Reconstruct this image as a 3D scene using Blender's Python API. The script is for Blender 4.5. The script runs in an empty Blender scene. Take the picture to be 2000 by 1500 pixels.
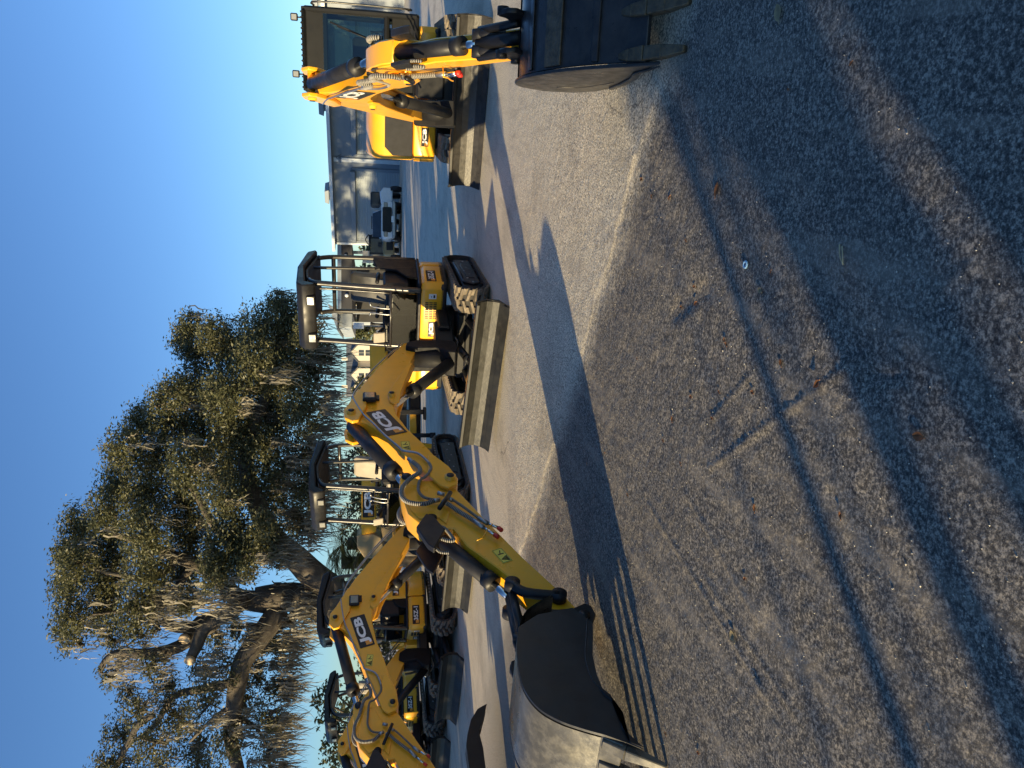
import bpy, bmesh, math, random
import numpy as np
from mathutils import Vector, Matrix
R = math.radians
rnd = random.Random(7)
S = bpy.context.scene
COL = S.collection

# ---------------------------------------------------------------- camera model
FPX, HOR, CAMH = 1450.0, 728.0, 1.5
PITCH = math.atan((1000 - HOR) / FPX)
def ray(x, y):
    a = (750 - y) / FPX; b = -(x - 1000) / FPX
    return Vector((a, math.cos(PITCH) + b * math.sin(PITCH), -math.sin(PITCH) + b * math.cos(PITCH)))
def at(x, y, Y):
    r = ray(x, y); return Vector((r.x * Y / r.y, Y, CAMH + r.z * Y / r.y))
def atz(x, y, z=0.0):
    r = ray(x, y); t = (z - CAMH) / r.z; return Vector((r.x * t, r.y * t, z))

# ---------------------------------------------------------------- tagging
def tag(o, label=None, cat=None, group=None, kind=None):
    if label: o['label'] = label
    if cat: o['category'] = cat
    if group: o['group'] = group
    if kind: o['kind'] = kind
    return o
def empty(name, loc, label, cat, group=None):
    o = bpy.data.objects.new(name, None); COL.objects.link(o); o.location = loc
    o.empty_display_size = 0.2
    return tag(o, label, cat, group)

# ---------------------------------------------------------------- materials
def new_mat(name):
    m = bpy.data.materials.new(name); m.use_nodes = True
    nt = m.node_tree; b = nt.nodes['Principled BSDF']
    return m, nt, b
def N(nt, t, **kw):
    n = nt.nodes.new(t)
    for k, v in kw.items():
        if k in n.inputs: n.inputs[k].default_value = v
        else: setattr(n, k, v)
    return n
def ramp(nt, fac, stops, interp='LINEAR'):
    r = N(nt, 'ShaderNodeValToRGB'); r.color_ramp.interpolation = interp
    els = r.color_ramp.elements
    while len(els) < len(stops): els.new(0.5)
    for e, (p, c) in zip(els, stops):
        e.position = p; e.color = (c[0], c[1], c[2], 1) if hasattr(c, '__len__') else (c, c, c, 1)
    nt.links.new(fac, r.inputs[0]); return r.outputs[0]
def mix(nt, f, a, b, mode='MIX'):
    n = N(nt, 'ShaderNodeMix'); n.data_type = 'RGBA'; n.blend_type = mode
    for i, v in ((0, f), (6, a), (7, b)):
        if hasattr(v, 'links'): nt.links.new(v, n.inputs[i])
        elif i == 0: n.inputs[0].default_value = v
        else: n.inputs[i].default_value = (v[0], v[1], v[2], 1)
    return n.outputs[2]
def noise(nt, scale, detail=4, rough=0.6, coord='Object', vec=None, stretch=None):
    n = N(nt, 'ShaderNodeTexNoise'); n.inputs['Scale'].default_value = scale
    n.inputs['Detail'].default_value = detail; n.inputs['Roughness'].default_value = rough
    if vec is None:
        tc = N(nt, 'ShaderNodeTexCoord'); vec = tc.outputs[coord]
    if stretch:
        mp = N(nt, 'ShaderNodeMapping'); mp.inputs['Scale'].default_value = stretch
        nt.links.new(vec, mp.inputs[0]); vec = mp.outputs[0]
    nt.links.new(vec, n.inputs['Vector']); return n.outputs[0]
def surf(name, col, rough=0.5, metal=0.0, var=0.15, vscale=6, dust=0.0, dustcol=(.22, .18, .13), bump=0.0, bscale=60, coat=0.0, spec=0.5, rvar=0.1):
    m, nt, b = new_mat(name)
    n1 = noise(nt, vscale, 5)
    dark = tuple(c * (1 - var) for c in col); lite = tuple(min(1, c * (1 + var)) for c in col)
    c = ramp(nt, n1, [(0.3, dark), (0.7, lite)])
    if dust:
        n2 = noise(nt, vscale * 2.7, 6, 0.7)
        f = ramp(nt, n2, [(0.45, 0), (0.72, dust)])
        c = mix(nt, f, c, dustcol)
    nt.links.new(c, b.inputs['Base Color'])
    r = ramp(nt, noise(nt, vscale * 1.7, 4), [(0.3, max(0, rough - rvar)), (0.7, min(1, rough + rvar))])
    nt.links.new(r, b.inputs['Roughness'])
    b.inputs['Metallic'].default_value = metal
    b.inputs['Specular IOR Level'].default_value = spec
    if coat: b.inputs['Coat Weight'].default_value = coat; b.inputs['Coat Roughness'].default_value = 0.15
    if bump:
        bn = N(nt, 'ShaderNodeBump'); bn.inputs['Strength'].default_value = bump; bn.inputs['Distance'].default_value = 0.01
        nt.links.new(noise(nt, bscale, 4), bn.inputs['Height']); nt.links.new(bn.outputs[0], b.inputs['Normal'])
    return m
M = {}
M['yellow'] = surf('yellow_paint', (.85, .405, .014), 0.36, var=0.06, vscale=3, dust=0.22, dustcol=(.50, .31, .10), coat=0.25, bump=.02, bscale=5)
M['black'] = surf('black_paint', (.012, .012, .013), 0.42, var=0.3, vscale=5, dust=0.10, dustcol=(.045, .04, .035), spec=.35)
M['blacksatin'] = surf('black_satin', (.014, .014, .016), 0.5, var=0.3, vscale=8, spec=.35)
M['cast'] = surf('black_casting', (.012, .012, .013), 0.62, var=0.3, vscale=8, spec=.22, bump=.1)
M['post'] = surf('black_tube_paint', (.022, .02, .019), 0.36, var=0.2, vscale=5, coat=0.15)
M['rubber'] = surf('track_rubber', (.03, .028, .026), 0.8, var=0.3, vscale=9, dust=0.35, dustcol=(.10, .085, .065), bump=0.3)
M['lug'] = surf('dusty_tread_rubber', (.20, .165, .12), 0.85, var=0.35, vscale=12, dust=0.5, dustcol=(.05, .045, .04), bump=0.3)
M['blade'] = surf('worn_blade_steel', (.017, .0175, .0165), 0.40, metal=0.25, var=0.35, vscale=4, dust=0.5, dustcol=(.045, .042, .035), bump=0.15, bscale=22)
M['bladelit'] = M['blade']
M['shell'] = surf('sunlit_bucket_paint', (.10, .095, .08), 0.33, metal=0.35, var=0.35, vscale=5, dust=0.6, dustcol=(.26, .24, .19), bump=0.12, bscale=25)  # black bucket paint; sun sheen painted in as pale base and pale dust mix
M['bucketdark'] = surf('bucket_black_paint', (.014, .015, .017), 0.4, var=0.4, vscale=5, dust=0.15, dustcol=(.06, .05, .045), bump=0.05)
M['greybucket'] = surf('worn_grey_bucket', (.035, .034, .033), 0.36, metal=0.2, var=0.35, vscale=9, dust=0.45, dustcol=(.075, .066, .055), bump=0.12, bscale=40)
M['tooth'] = surf('muddy_tooth_steel', (.085, .07, .045), 0.5, metal=0.3, var=0.5, vscale=16, dust=0.7, dustcol=(.20, .13, .06), bump=0.5, bscale=50)
M['chrome'] = surf('chrome_rod', (.6, .6, .58), 0.15, metal=1.0, var=0.05)
M['zinc'] = surf('zinc_pipe', (.36, .36, .36), 0.35, metal=0.8, var=0.15)
M['hose'] = surf('black_hose', (.015, .015, .016), 0.45, var=0.2)
M['sleeve'] = surf('grey_hose_spiral', (.26, .245, .215), 0.5, var=0.2, vscale=20)
M['white'] = surf('white_vinyl', (.78, .78, .76), 0.4, var=0.04)
M['logoorange'] = surf('orange_vinyl', (.75, .30, .03), 0.4, var=0.04)
M['decalyellow'] = surf('pale_yellow_vinyl', (.75, .62, .08), 0.45, var=0.04)
M['red'] = surf('red_cap', (.6, .03, .02), 0.4, var=0.1)
M['amber'] = surf('amber_lens', (.8, .28, .02), 0.2, var=0.05)
M['seat'] = surf('black_seat_vinyl', (.03, .03, .03), 0.38, var=0.2)
M['seatpale'] = surf('pale_seat_vinyl', (.32, .285, .23), 0.6, var=0.1)
M['lens'] = surf('lamp_lens', (.30, .29, .26), 0.15, var=0.05, metal=0.3)
M['roofin'] = surf('brown_roof_lining', (.035, .028, .022), 0.55, var=0.2)
M['bwall'] = surf('blue_grey_metal_wall', (.17, .20, .235), 0.55, var=0.08, vscale=0.6)
M['bdoor'] = surf('pale_roller_door', (.30, .335, .355), 0.5, var=0.06, vscale=0.8)
M['btrim'] = surf('pale_trim', (.50, .54, .56), 0.5, var=0.05)
M['broof'] = surf('grey_roof_sheet', (.30, .33, .35), 0.5, var=0.1, vscale=0.5)
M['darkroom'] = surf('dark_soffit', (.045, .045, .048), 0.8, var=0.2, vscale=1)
M['cream'] = surf('cream_wall', (.62, .56, .44), 0.8, var=0.06, vscale=1)
M['houseroof'] = surf('grey_shingle', (.12, .125, .13), 0.85, var=0.25, vscale=5)
M['window'] = surf('window_pane', (.05, .06, .07), 0.12, var=0.3, vscale=1)
M['carwhite'] = surf('white_car_paint', (.70, .71, .72), 0.25, var=0.03, coat=0.6)
M['beige'] = surf('beige_machine_paint', (.34, .25, .12), 0.5, var=0.1)
M['bark'] = surf('oak_bark', (.075, .062, .050), 0.95, var=0.5, vscale=3, dust=0.5, dustcol=(.16, .15, .12), bump=1.0, bscale=9)
M['cutwood'] = surf('fresh_cut_wood', (.55, .42, .27), 0.9, var=0.1)
M['leafbrown'] = surf('brown_leaf', (.36, .16, .06), 0.7, var=0.35, vscale=30)
M['leafpale'] = surf('pale_dry_leaf', (.45, .38, .22), 0.7, var=0.25, vscale=30)
M['washer'] = surf('pale_blue_plastic', (.35, .60, .80), 0.4, var=0.05)
M['lampgrey'] = surf('grey_lamp_metal', (.18, .19, .20), 0.5, var=0.1)

def glass_mat(name, col, alpha):
    m, nt, b = new_mat(name)
    out = nt.nodes['Material Output']
    g = N(nt, 'ShaderNodeBsdfGlossy'); g.inputs['Roughness'].default_value = 0.03
    t = N(nt, 'ShaderNodeBsdfTransparent'); t.inputs[0].default_value = (*col, 1)
    f = N(nt, 'ShaderNodeFresnel'); f.inputs[0].default_value = 1.5
    f2 = N(nt, 'ShaderNodeMath', operation='ADD'); nt.links.new(f.outputs[0], f2.inputs[0]); f2.inputs[1].default_value = alpha
    mx = N(nt, 'ShaderNodeMixShader'); nt.links.new(f2.outputs[0], mx.inputs[0])
    nt.links.new(t.outputs[0], mx.inputs[1]); nt.links.new(g.outputs[0], mx.inputs[2])
    nt.links.new(mx.outputs[0], out.inputs[0])
    return m
M['glass'] = glass_mat('tinted_glass', (.42, .56, .52), 0.015)
M['cabblack'] = surf('cab_black', (.006, .0065, .007), 0.55, var=0.3, vscale=6, spec=.25)
M['clearglass'] = glass_mat('dark_screen', (.30, .32, .30), 0.03)

def leaf_mat(name, c1, c2, c3, trans=0.35):
    m, nt, b = new_mat(name)
    out = nt.nodes['Material Output']
    n1 = noise(nt, 0.9, 3, 0.6); n2 = noise(nt, 14, 2, 0.6)
    ca = ramp(nt, n1, [(0.35, c1), (0.65, c2)])
    c = mix(nt, ramp(nt, n2, [(0.5, 0), (0.75, 0.8)]), ca, c3)
    nt.links.new(c, b.inputs['Base Color']); b.inputs['Roughness'].default_value = 0.5
    t = N(nt, 'ShaderNodeBsdfTranslucent'); nt.links.new(c, t.inputs[0])
    mx = N(nt, 'ShaderNodeMixShader'); mx.inputs[0].default_value = trans
    nt.links.new(b.outputs[0], mx.inputs[1]); nt.links.new(t.outputs[0], mx.inputs[2])
    nt.links.new(mx.outputs[0], out.inputs[0]); return m
M['leaf'] = leaf_mat('oak_foliage', (.062, .072, .034), (.118, .120, .055), (.25, .225, .11))
M['leaf2'] = leaf_mat('pale_foliage', (.06, .075, .028), (.11, .12, .045), (.20, .17, .08))
M['palm'] = leaf_mat('palm_fronds', (.05, .07, .03), (.12, .14, .05), (.28, .26, .12), 0.25)
M['moss'] = leaf_mat('spanish_moss', (.17, .155, .12), (.27, .245, .185), (.37, .33, .25), 0.3)

# ---------------------------------------------------------------- mesh builder
class Fr:
    def __init__(s, o, ex, ey, ez=(0, 0, 1)):
        s.o = Vector(o); s.ex = Vector(ex).normalized(); s.ey = Vector(ey).normalized(); s.ez = Vector(ez).normalized()
    def __call__(s, a, b, c=0.0): return s.o + s.ex * a + s.ey * b + s.ez * c
    def moved(s, a, b, c): return Fr(s(a, b, c), s.ex, s.ey, s.ez)
W = Fr((0, 0, 0), (1, 0, 0), (0, 1, 0))
def heading(o, ang):
    a = R(ang); ex = Vector((math.cos(a), math.sin(a), 0)); ey = Vector((-math.sin(a), math.cos(a), 0))
    return Fr(o, ex, ey)

class Bd:
    def __init__(s): s.bm = bmesh.new(); s.mi = 0
    def faces(s, vs, fs):
        bv = [s.bm.verts.new(v) for v in vs]; out = []
        for f in fs:
            try:
                q = s.bm.faces.new([bv[i] for i in f]); q.material_index = s.mi; out.append(q)
            except ValueError: pass
        return bv, out
    def bev(s, fs, w, seg=1):
        if w <= 0: return
        ed = set()
        for f in fs:
            for e in f.edges:
                if len(e.link_faces) == 2 and e.calc_face_angle(0) > 0.5: ed.add(e)
        mi = s.mi
        try:
            r = bmesh.ops.bevel(s.bm, geom=list(ed), offset=w, offset_type='OFFSET', segments=seg, affect='EDGES', profile=0.5, clamp_overlap=True, material=-1)
        except Exception: pass
    def prism(s, fr, pts, w0, w1, axis='y', bev=0.006):
        # pts are (a,c) for axis y ; (a,b) for axis z ; (b,c) for axis x
        n = len(pts)
        def P(p, w):
            if axis == 'y': return fr(p[0], w, p[1])
            if axis == 'z': return fr(p[0], p[1], w)
            return fr(w, p[0], p[1])
        vs = [P(p, w0) for p in pts] + [P(p, w1) for p in pts]
        fs = [list(range(n))[::-1], list(range(n, 2 * n))] + [[i, (i + 1) % n, n + (i + 1) % n, n + i] for i in range(n)]
        bv, q = s.faces(vs, fs)
        bmesh.ops.recalc_face_normals(s.bm, faces=q)
        s.bev(q, bev); return s
    def box(s, fr, a0, a1, b0, b1, c0, c1, bev=0.006):
        return s.prism(fr, [(a0, b0), (a1, b0), (a1, b1), (a0, b1)], c0, c1, 'z', bev)
    def tube(s, pts, r, seg=10, caps=True, smooth=4, close=False):
        pts = [Vector(p) for p in pts]
        if smooth and len(pts) > 2: pts = spline(pts, smooth)
        rs = r if hasattr(r, '__len__') else [r] * len(pts)
        if hasattr(r, '__len__') and len(r) != len(pts):
            rs = [float(np.interp(i / (len(pts) - 1) * (len(r) - 1), range(len(r)), r)) for i in range(len(pts))]
        rings = []; prev = None
        for i, p in enumerate(pts):
            t = (pts[min(i + 1, len(pts) - 1)] - pts[max(i - 1, 0)])
            if t.length < 1e-9: t = Vector((0, 0, 1))
            t.normalize()
            if prev is None:
                prev = t.orthogonal().normalized()
            prev = (prev - t * prev.dot(t))
            if prev.length < 1e-6: prev = t.orthogonal()
            prev.normalize(); b = t.cross(prev)
            rings.append([s.bm.verts.new(p + (prev * math.cos(2 * math.pi * k / seg) + b * math.sin(2 * math.pi * k / seg)) * rs[i]) for k in range(seg)])
        for i in range(len(rings) - 1):
            for k in range(seg):
                f = s.bm.faces.new([rings[i][k], rings[i][(k + 1) % seg], rings[i + 1][(k + 1) % seg], rings[i + 1][k]]); f.material_index = s.mi
        if caps:
            for rg in (rings[0][::-1], rings[-1]):
                f = s.bm.faces.new(rg); f.material_index = s.mi
        return s
    def cyl(s, p0, p1, r, seg=16, r1=None):
        return s.tube([p0, p1], [r, r if r1 is None else r1], seg, smooth=0)
    def spiral_hose(s, pts, r, pitch=0.014, seg=8, m0=0, m1=1):
        P = spline([Vector(p) for p in pts], 24)
        L = [0]
        for a, b in zip(P, P[1:]): L.append(L[-1] + (b - a).length)
        n = max(8, int(L[-1] / pitch) * 2)
        Q = []
        for i in range(n + 1):
            d = L[-1] * i / n; j = max(0, min(len(P) - 2, int(np.searchsorted(L, d)) - 1))
            t = (d - L[j]) / max(1e-9, L[j + 1] - L[j]); Q.append(P[j].lerp(P[j + 1], t))
        rings = []; prev = None
        for i, p in enumerate(Q):
            t = (Q[min(i + 1, n)] - Q[max(i - 1, 0)]).normalized()
            if prev is None: prev = t.orthogonal()
            prev = (prev - t * prev.dot(t)).normalized(); b = t.cross(prev)
            for rr in ((r * .86, r) if i % 2 == 0 else (r, r * .86)):
                rings.append([s.bm.verts.new(p + (prev * math.cos(2 * math.pi * k / seg) + b * math.sin(2 * math.pi * k / seg)) * rr) for k in range(seg)])
        for i in range(len(rings) - 1):
            mi = m1 if ((i + 1) // 2) % 2 == 1 else m0
            for k in range(seg):
                f = s.bm.faces.new([rings[i][k], rings[i][(k + 1) % seg], rings[i + 1][(k + 1) % seg], rings[i + 1][k]]); f.material_index = mi
        return s
    def sphere(s, c, r, seg=12, sc=(1, 1, 1)):
        res = bmesh.ops.create_uvsphere(s.bm, u_segments=seg, v_segments=max(6, seg // 2), radius=r)
        for v in res['verts']:
            v.co = Vector((v.co.x * sc[0], v.co.y * sc[1], v.co.z * sc[2])) + Vector(c)
            for f in v.link_faces: f.material_index = s.mi
        return s
    def obj(s, name, mats, parent=None, label=None, sharp=0.6, smooth=True, origin=None):
        o0 = Vector(origin) if origin is not None else Vector((0, 0, 0))
        if parent is not None:
            q = parent
            while q.parent: q = q.parent
            o0 = Vector(q.location)
        for v in s.bm.verts: v.co -= o0
        for e in s.bm.edges:
            e.smooth = not (len(e.link_faces) == 2 and e.calc_face_angle(0) > sharp)
        for f in s.bm.faces: f.smooth = smooth
        me = bpy.data.meshes.new(name); s.bm.to_mesh(me); s.bm.free()
        for m in (mats if isinstance(mats, (list, tuple)) else [mats]): me.materials.append(M[m] if isinstance(m, str) else m)
        o = bpy.data.objects.new(name, me); COL.objects.link(o)
        if parent is not None: o.parent = parent
        else: o.location = o0
        if label: o['label'] = label
        return o

def spline(P, k):
    out = []
    n = len(P)
    for i in range(n - 1):
        p0 = P[max(i - 1, 0)]; p1 = P[i]; p2 = P[i + 1]; p3 = P[min(i + 2, n - 1)]
        for j in range(k):
            t = j / k
            out.append(0.5 * ((2 * p1) + (p2 - p0) * t + (2 * p0 - 5 * p1 + 4 * p2 - p3) * t * t + (3 * p1 - p0 - 3 * p2 + p3) * t ** 3))
    out.append(P[-1]); return out

_tc = {}
def text_mesh(body, bold=0.035):
    if (body, bold) in _tc: return _tc[(body, bold)]
    cu = bpy.data.curves.new('t', 'FONT'); cu.body = body; cu.size = 1; cu.extrude = 0; cu.offset = bold; cu.resolution_u = 3
    o = bpy.data.objects.new('t', cu); COL.objects.link(o)
    bpy.context.view_layer.update()
    me = bpy.data.meshes.new_from_object(o.evaluated_get(bpy.context.evaluated_depsgraph_get()))
    vs = [v.co.copy() for v in me.vertices]; fs = [list(p.vertices) for p in me.polygons]
    x0 = min(v.x for v in vs); x1 = max(v.x for v in vs); y0 = min(v.y for v in vs); y1 = max(v.y for v in vs)
    vs = [((v.x - x0) / (x1 - x0), (v.y - y0) / (y1 - y0)) for v in vs]
    bpy.data.objects.remove(o); bpy.data.curves.remove(cu); bpy.data.meshes.remove(me)
    _tc[(body, bold)] = (vs, fs); return vs, fs
def sticker(name, parent, o, ex, ey, w, h, body, plate='black', ink='white', square=False, tw=(0.12, 0.86), th=(0.2, 0.8), bold=0.035, outline=None, shapes=None):
    """thin plate with writing; o = lower-left corner"""
    ex = Vector(ex).normalized(); ey = Vector(ey).normalized(); nz = ex.cross(ey)
    F = Fr(o, ex, ey, nz); b = Bd(); mats = [plate, ink, 'logoorange', 'black']
    b.prism(F, [(0.01 * w, 0), (w * .99, 0), (w, h * .05), (w, h * .95), (w * .99, h), (.01 * w, h), (0, h * .95), (0, .05 * h)], 0.0, 0.002, 'z', 0)
    if outline:
        b.mi = 3
        t = outline * h
        for r in ((t, t, w - t, t * 2), (t, h - t * 2, w - t, h - t), (t, t * 2, t * 2, h - t * 2), (w - t * 2, t * 2, w - t, h - t * 2)):
            b.faces([F(r[0], r[1], .003), F(r[2], r[1], .003), F(r[2], r[3], .003), F(r[0], r[3], .003)], [[0, 1, 2, 3]])
    if square:
        b.mi = 2; q = h * .42; x0 = w * .05
        b.faces([F(x0, h * .12, .003), F(x0 + q, h * .12, .003), F(x0 + q, h * .12 + q, .003), F(x0, h * .12 + q, .003)], [[0, 1, 2, 3]])
    if body:
        b.mi = 1; vs, fs = text_mesh(body, bold)
        b.faces([F(w * (tw[0] + (tw[1] - tw[0]) * x), h * (th[0] + (th[1] - th[0]) * y), .0035) for x, y in vs], fs)
    for sh in (shapes or []):
        b.mi = sh[0]
        b.faces([F(w * x, h * y, .0035) for x, y in sh[1]], [list(range(len(sh[1])))])
    return b.obj(name, mats, parent, smooth=False)

# ---------------------------------------------------------------- arm templates, traced in the arm's own vertical plane
FOOT = Vector((.46, 9.6)); DIR = Vector((-2.66, -5.92)).normalized(); NRM = Vector((-DIR.y, DIR.x))
def pl(x, y, w=.10):
    r = ray(x, y); P = FOOT + NRM * w
    t = (NRM.x * P.x + NRM.y * P.y) / (NRM.x * r.x + NRM.y * r.y)
    X = Vector((r.x * t, r.y * t)) - P
    return (X.dot(DIR), CAMH + r.z * t)
def norm2(p, a, b):   # into frame a->b
    d = Vector((b[0] - a[0], b[1] - a[1])); L2 = d.length_squared; q = Vector((p[0] - a[0], p[1] - a[1]))
    return ((q.dot(d)) / L2, (d.x * q.y - d.y * q.x) / L2)
def unnorm(p, a, b):
    d = Vector((b[0] - a[0], b[1] - a[1])); return (a[0] + d.x * p[0] - d.y * p[1], a[1] + d.y * p[0] + d.x * p[1])
A_foot, A_joint, A_end = pl(806, 682), pl(879, 940), pl(1140, 1209)
def TB(px, w=.10): return [norm2(pl(x, y, w), A_foot, A_joint) for x, y in px]
def TD(px, w=.10): return [norm2(pl(x, y, w), A_joint, A_end) for x, y in px]
boom_T = TB([(787, 672), (771, 687), (737, 720), (710, 749), (692, 775), (684, 800), (695, 822), (715, 827), (737, 840), (758, 856), (790, 888), (833, 926), (862, 952), (880, 958), (893, 950), (894, 940), (878, 915), (854, 896), (827, 867), (795, 837), (775, 811), (769, 795), (775, 786), (776, 774), (783, 757), (792, 728), (801, 712), (810, 690), (812, 676), (800, 668)])
lug_T = TB([(700, 765), (681, 795), (671, 806), (674, 822), (688, 829), (700, 826), (716, 800), (715, 775)])
stiff_T = TB([(796, 716), (775, 745), (764, 760), (757, 775), (761, 788), (770, 793), (780, 788), (783, 770), (792, 745), (806, 712)])
cheek_T = TB([(836, 893), (850, 896), (876, 916), (894, 940), (893, 951), (876, 959), (860, 954), (840, 936), (836, 920)])
dip_T = TD([(781, 930), (785, 924), (800, 924), (812, 934), (840, 936), (868, 934), (891, 952), (947, 1010), (1021, 1085), (1100, 1157), (1134, 1192), (1150, 1209), (1143, 1240), (1125, 1236), (1090, 1200), (1000, 1127), (973, 1106), (912, 1062), (886, 1028), (868, 1030), (848, 1028), (838, 1018), (821, 1021), (797, 999), (784, 962), (780, 941)])
P_apex = TB([(686, 812)])[0]; P_lift = TB([(765, 777)])[0]
P_liplug = TD([(794, 930)])[0]; P_bram = TD([(843, 1011)])[0]
P_rock = TD([(1000, 1147)])[0]; P_rock0 = TD([(1091, 1170)])[0]
# bucket
TIP = atz(1311, 1491); 
def plb(x, y):
    r = ray(x, y); P = Vector((TIP.x, TIP.y))
    t = (NRM.x * P.x + NRM.y * P.y) / (NRM.x * r.x + NRM.y * r.y)
    X = Vector((r.x * t, r.y * t)) - FOOT
    return (X.dot(DIR), CAMH + r.z * t)
A_tip = (plb(1311, 1491)[0], 0.012)
A_bh = plb(1140, 1209)
def TK(px): return [norm2(plb(x, y), A_bh, A_tip) for x, y in px]
# back curve from hinge side over the top to the lip
bback_T = TK([(1078, 1205), (1040, 1235), (1030, 1272), (1031, 1310), (1040, 1352), (1054, 1385), (1080, 1414), (1115, 1433), (1155, 1445), (1197, 1454)])
bmouth_T = TK([(1240, 1466), (1222, 1415), (1206, 1396), (1190, 1385), (1172, 1350), (1161, 1315), (1158, 1280), (1155, 1257), (1140, 1240), (1150, 1212), (1135, 1196), (1105, 1196)])

def ram(b0, b1, p0, p1, r, frac=0.62, rod=None, gland=True):
    """barrel into b0 (paint), rod into b1 (chrome)"""
    p0 = Vector(p0); p1 = Vector(p1); d = p1 - p0
    q = p0 + d * frac
    b0.cyl(p0 + d.normalized() * r * .5, q, r, 18)
    if gland: b0.cyl(q - d.normalized() * r * 1.2, q + d.normalized() * r * .25, r * 1.16, 18)
    b1.cyl(q, p1 - d.normalized() * r * .4, rod or r * .5, 14)

def arm(root, foot, dr, joint, end, tip, bw=.6, sc=1.0, detail=True, logo=True, thumb=None, shellmat='shell', platemat='bucketdark', letters='JCB', hoses=True, nteeth=4, king=None, lens=True, prof=None, bend=1.0, hs=1, bucketlabel=None, tipping=True):
    d = Vector((dr[0], dr[1], 0)).normalized(); n = Vector((-d.y, d.x, 0))
    F = Fr((foot[0], foot[1], 0), d, n)
    f0 = (0, foot[2])
    ub = lambda p: unnorm((p[0], p[1] * bend), f0, joint)
    ud = lambda p: unnorm((p[0], p[1] * bend), joint, end)
    hinge = end
    uk = lambda p: unnorm(p, hinge, tip)
    kb = math.hypot(joint[0], joint[1] - foot[2]) / 3.0
    hw = .095 * sc
    # boom
    b = Bd(); b.prism(F, [ub(p) for p in boom_T], -hw, hw, bev=.008)
    boom = b.obj('boom', 'yellow', root)
    for sgn in (1, -1):
        b = Bd(); b.prism(F, [ub(p) for p in lug_T], *sorted((sgn * hw, sgn * (hw + .035))), bev=.006)
        b.obj('lug_plate', 'yellow', boom)
        b = Bd(); b.prism(F, [ub(p) for p in cheek_T], *sorted((sgn * hw, sgn * (hw + .028))), bev=.006); b.obj('cheek_plate', 'yellow', boom)
        b = Bd(); b.prism(F, [ub(p) for p in stiff_T], *sorted((sgn * hw, sgn * (hw + .022))), bev=.006); b.obj('stiffener_plate', 'yellow', boom)
    # pins
    for p, r in ((ub(P_apex), .042), (ub(P_lift), .036), (joint, .045)):
        b = Bd(); b.cyl(F(p[0], -hw - .05, p[1]), F(p[0], hw + .055, p[1]), r * sc, 18)
        b.mi = 1; b.cyl(F(p[0], -hw - .058, p[1]), F(p[0], hw + .063, p[1]), r * .66 * sc, 14)
        b.obj('pin', ['yellow', 'blacksatin'], boom)
    # dipper
    b = Bd(); b.prism(F, [ud(p) for p in dip_T], -.078 * sc, .078 * sc, bev=.008)
    dip = b.obj('dipper_arm', 'yellow', root)
    for p in (P_liplug, P_bram):
        b = Bd(); q = ud(p); b.cyl(F(q[0], -.10 * sc, q[1]), F(q[0], .10 * sc, q[1]), .038 * sc, 16); b.obj('pin', 'blacksatin', dip)
    # weld plate on dipper shoulder
    pa = [ud(p) for p in TD([(783, 945), (800, 928), (835, 942), (862, 975), (878, 1000), (872, 1022), (858, 1010), (838, 1008), (820, 1012), (802, 994)])]
    for sgn in (1, -1):
        b = Bd(); b.prism(F, pa, *sorted((sgn * .078 * sc, sgn * .088 * sc)), bev=.004); b.obj('shoulder_plate', 'yellow', dip)
    # kingpost and lift ram
    kp = king or (-.10, .50)
    b = Bd()
    b.prism(F, [(-.16, .62), (-.16, foot[2] - .05), (-.08, foot[2] + .07), (.05, foot[2] + .09), (.10, foot[2]), (.08, .72), (.22, .60), (.24, .50), (.10, .46), (-.12, .46)], -.15 * sc, .15 * sc, bev=.012)
    b.cyl(F(-.14, 0, .44), F(-.14, 0, foot[2] + .02), .085 * sc, 20)
    b.cyl(F(.12, 0, .48), F(.06, 0, foot[2] - .02), .10 * sc, 20); b.obj('swing_post', 'cast', root)
    b0, b1 = Bd(), Bd()
    q = ub(P_lift)
    ram(b0, b1, F(.17, 0, .55), F(q[0], 0, q[1] - .02), .062 * sc, .70)
    r_ = b0.obj('lift_ram', 'black', root); b1.obj('ram_rod', 'chrome', r_)
    # dipper ram
    b0, b1 = Bd(), Bd(); q = ub(P_apex); q2 = ud(P_liplug)
    ram(b0, b1, F(q[0], 0, q[1]), F(q2[0], 0, q2[1]), .062 * sc, .80)
    r_ = b0.obj('dipper_ram', 'blacksatin', root); b1.obj('ram_rod', 'chrome', r_)
    # bucket ram
    q = ud(P_bram); q2 = ud(P_rock)
    b0, b1 = Bd(), Bd(); ram(b0, b1, F(q[0], 0, q[1] + .03), F(q2[0], 0, q2[1]), .052 * sc, .80)
    r_ = b0.obj('bucket_ram', 'blacksatin', root); b1.obj('ram_rod', 'chrome', r_)
    # rocker links
    q3 = ud(P_rock0)
    for sgn in (1, -1):
        b = Bd(); w = sgn * (.115 if not prof else .052) * sc
        mid = ((q2[0] + q3[0]) / 2 + .02, (q2[1] + q3[1]) / 2 + .075)
        b.tube([F(q2[0], w, q2[1]), F(mid[0], w, mid[1]), F(q3[0], w, q3[1])], .033 * sc, 10)
        b.cyl(F(q2[0], w - .03, q2[1]), F(q2[0], w + .03, q2[1]), .05 * sc, 16)
        b.cyl(F(q3[0], w - .03, q3[1]), F(q3[0], w + .03, q3[1]), .05 * sc, 16)
        b.obj('rocker_link', 'blacksatin', root)
    # bucket --------------------------------------------------
    back = [uk(p) for p in bback_T]; mouth = [uk(p) for p in bmouth_T]
    if prof: back, mouth = prof
    link_top = back[1]
    bw0, bw1 = (-bw / 2, bw / 2)
    bc = .0
    FB = F
    b = Bd(); p2, p4 = back[1], (joint[0] * 0 + q2[0], q2[1])
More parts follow.
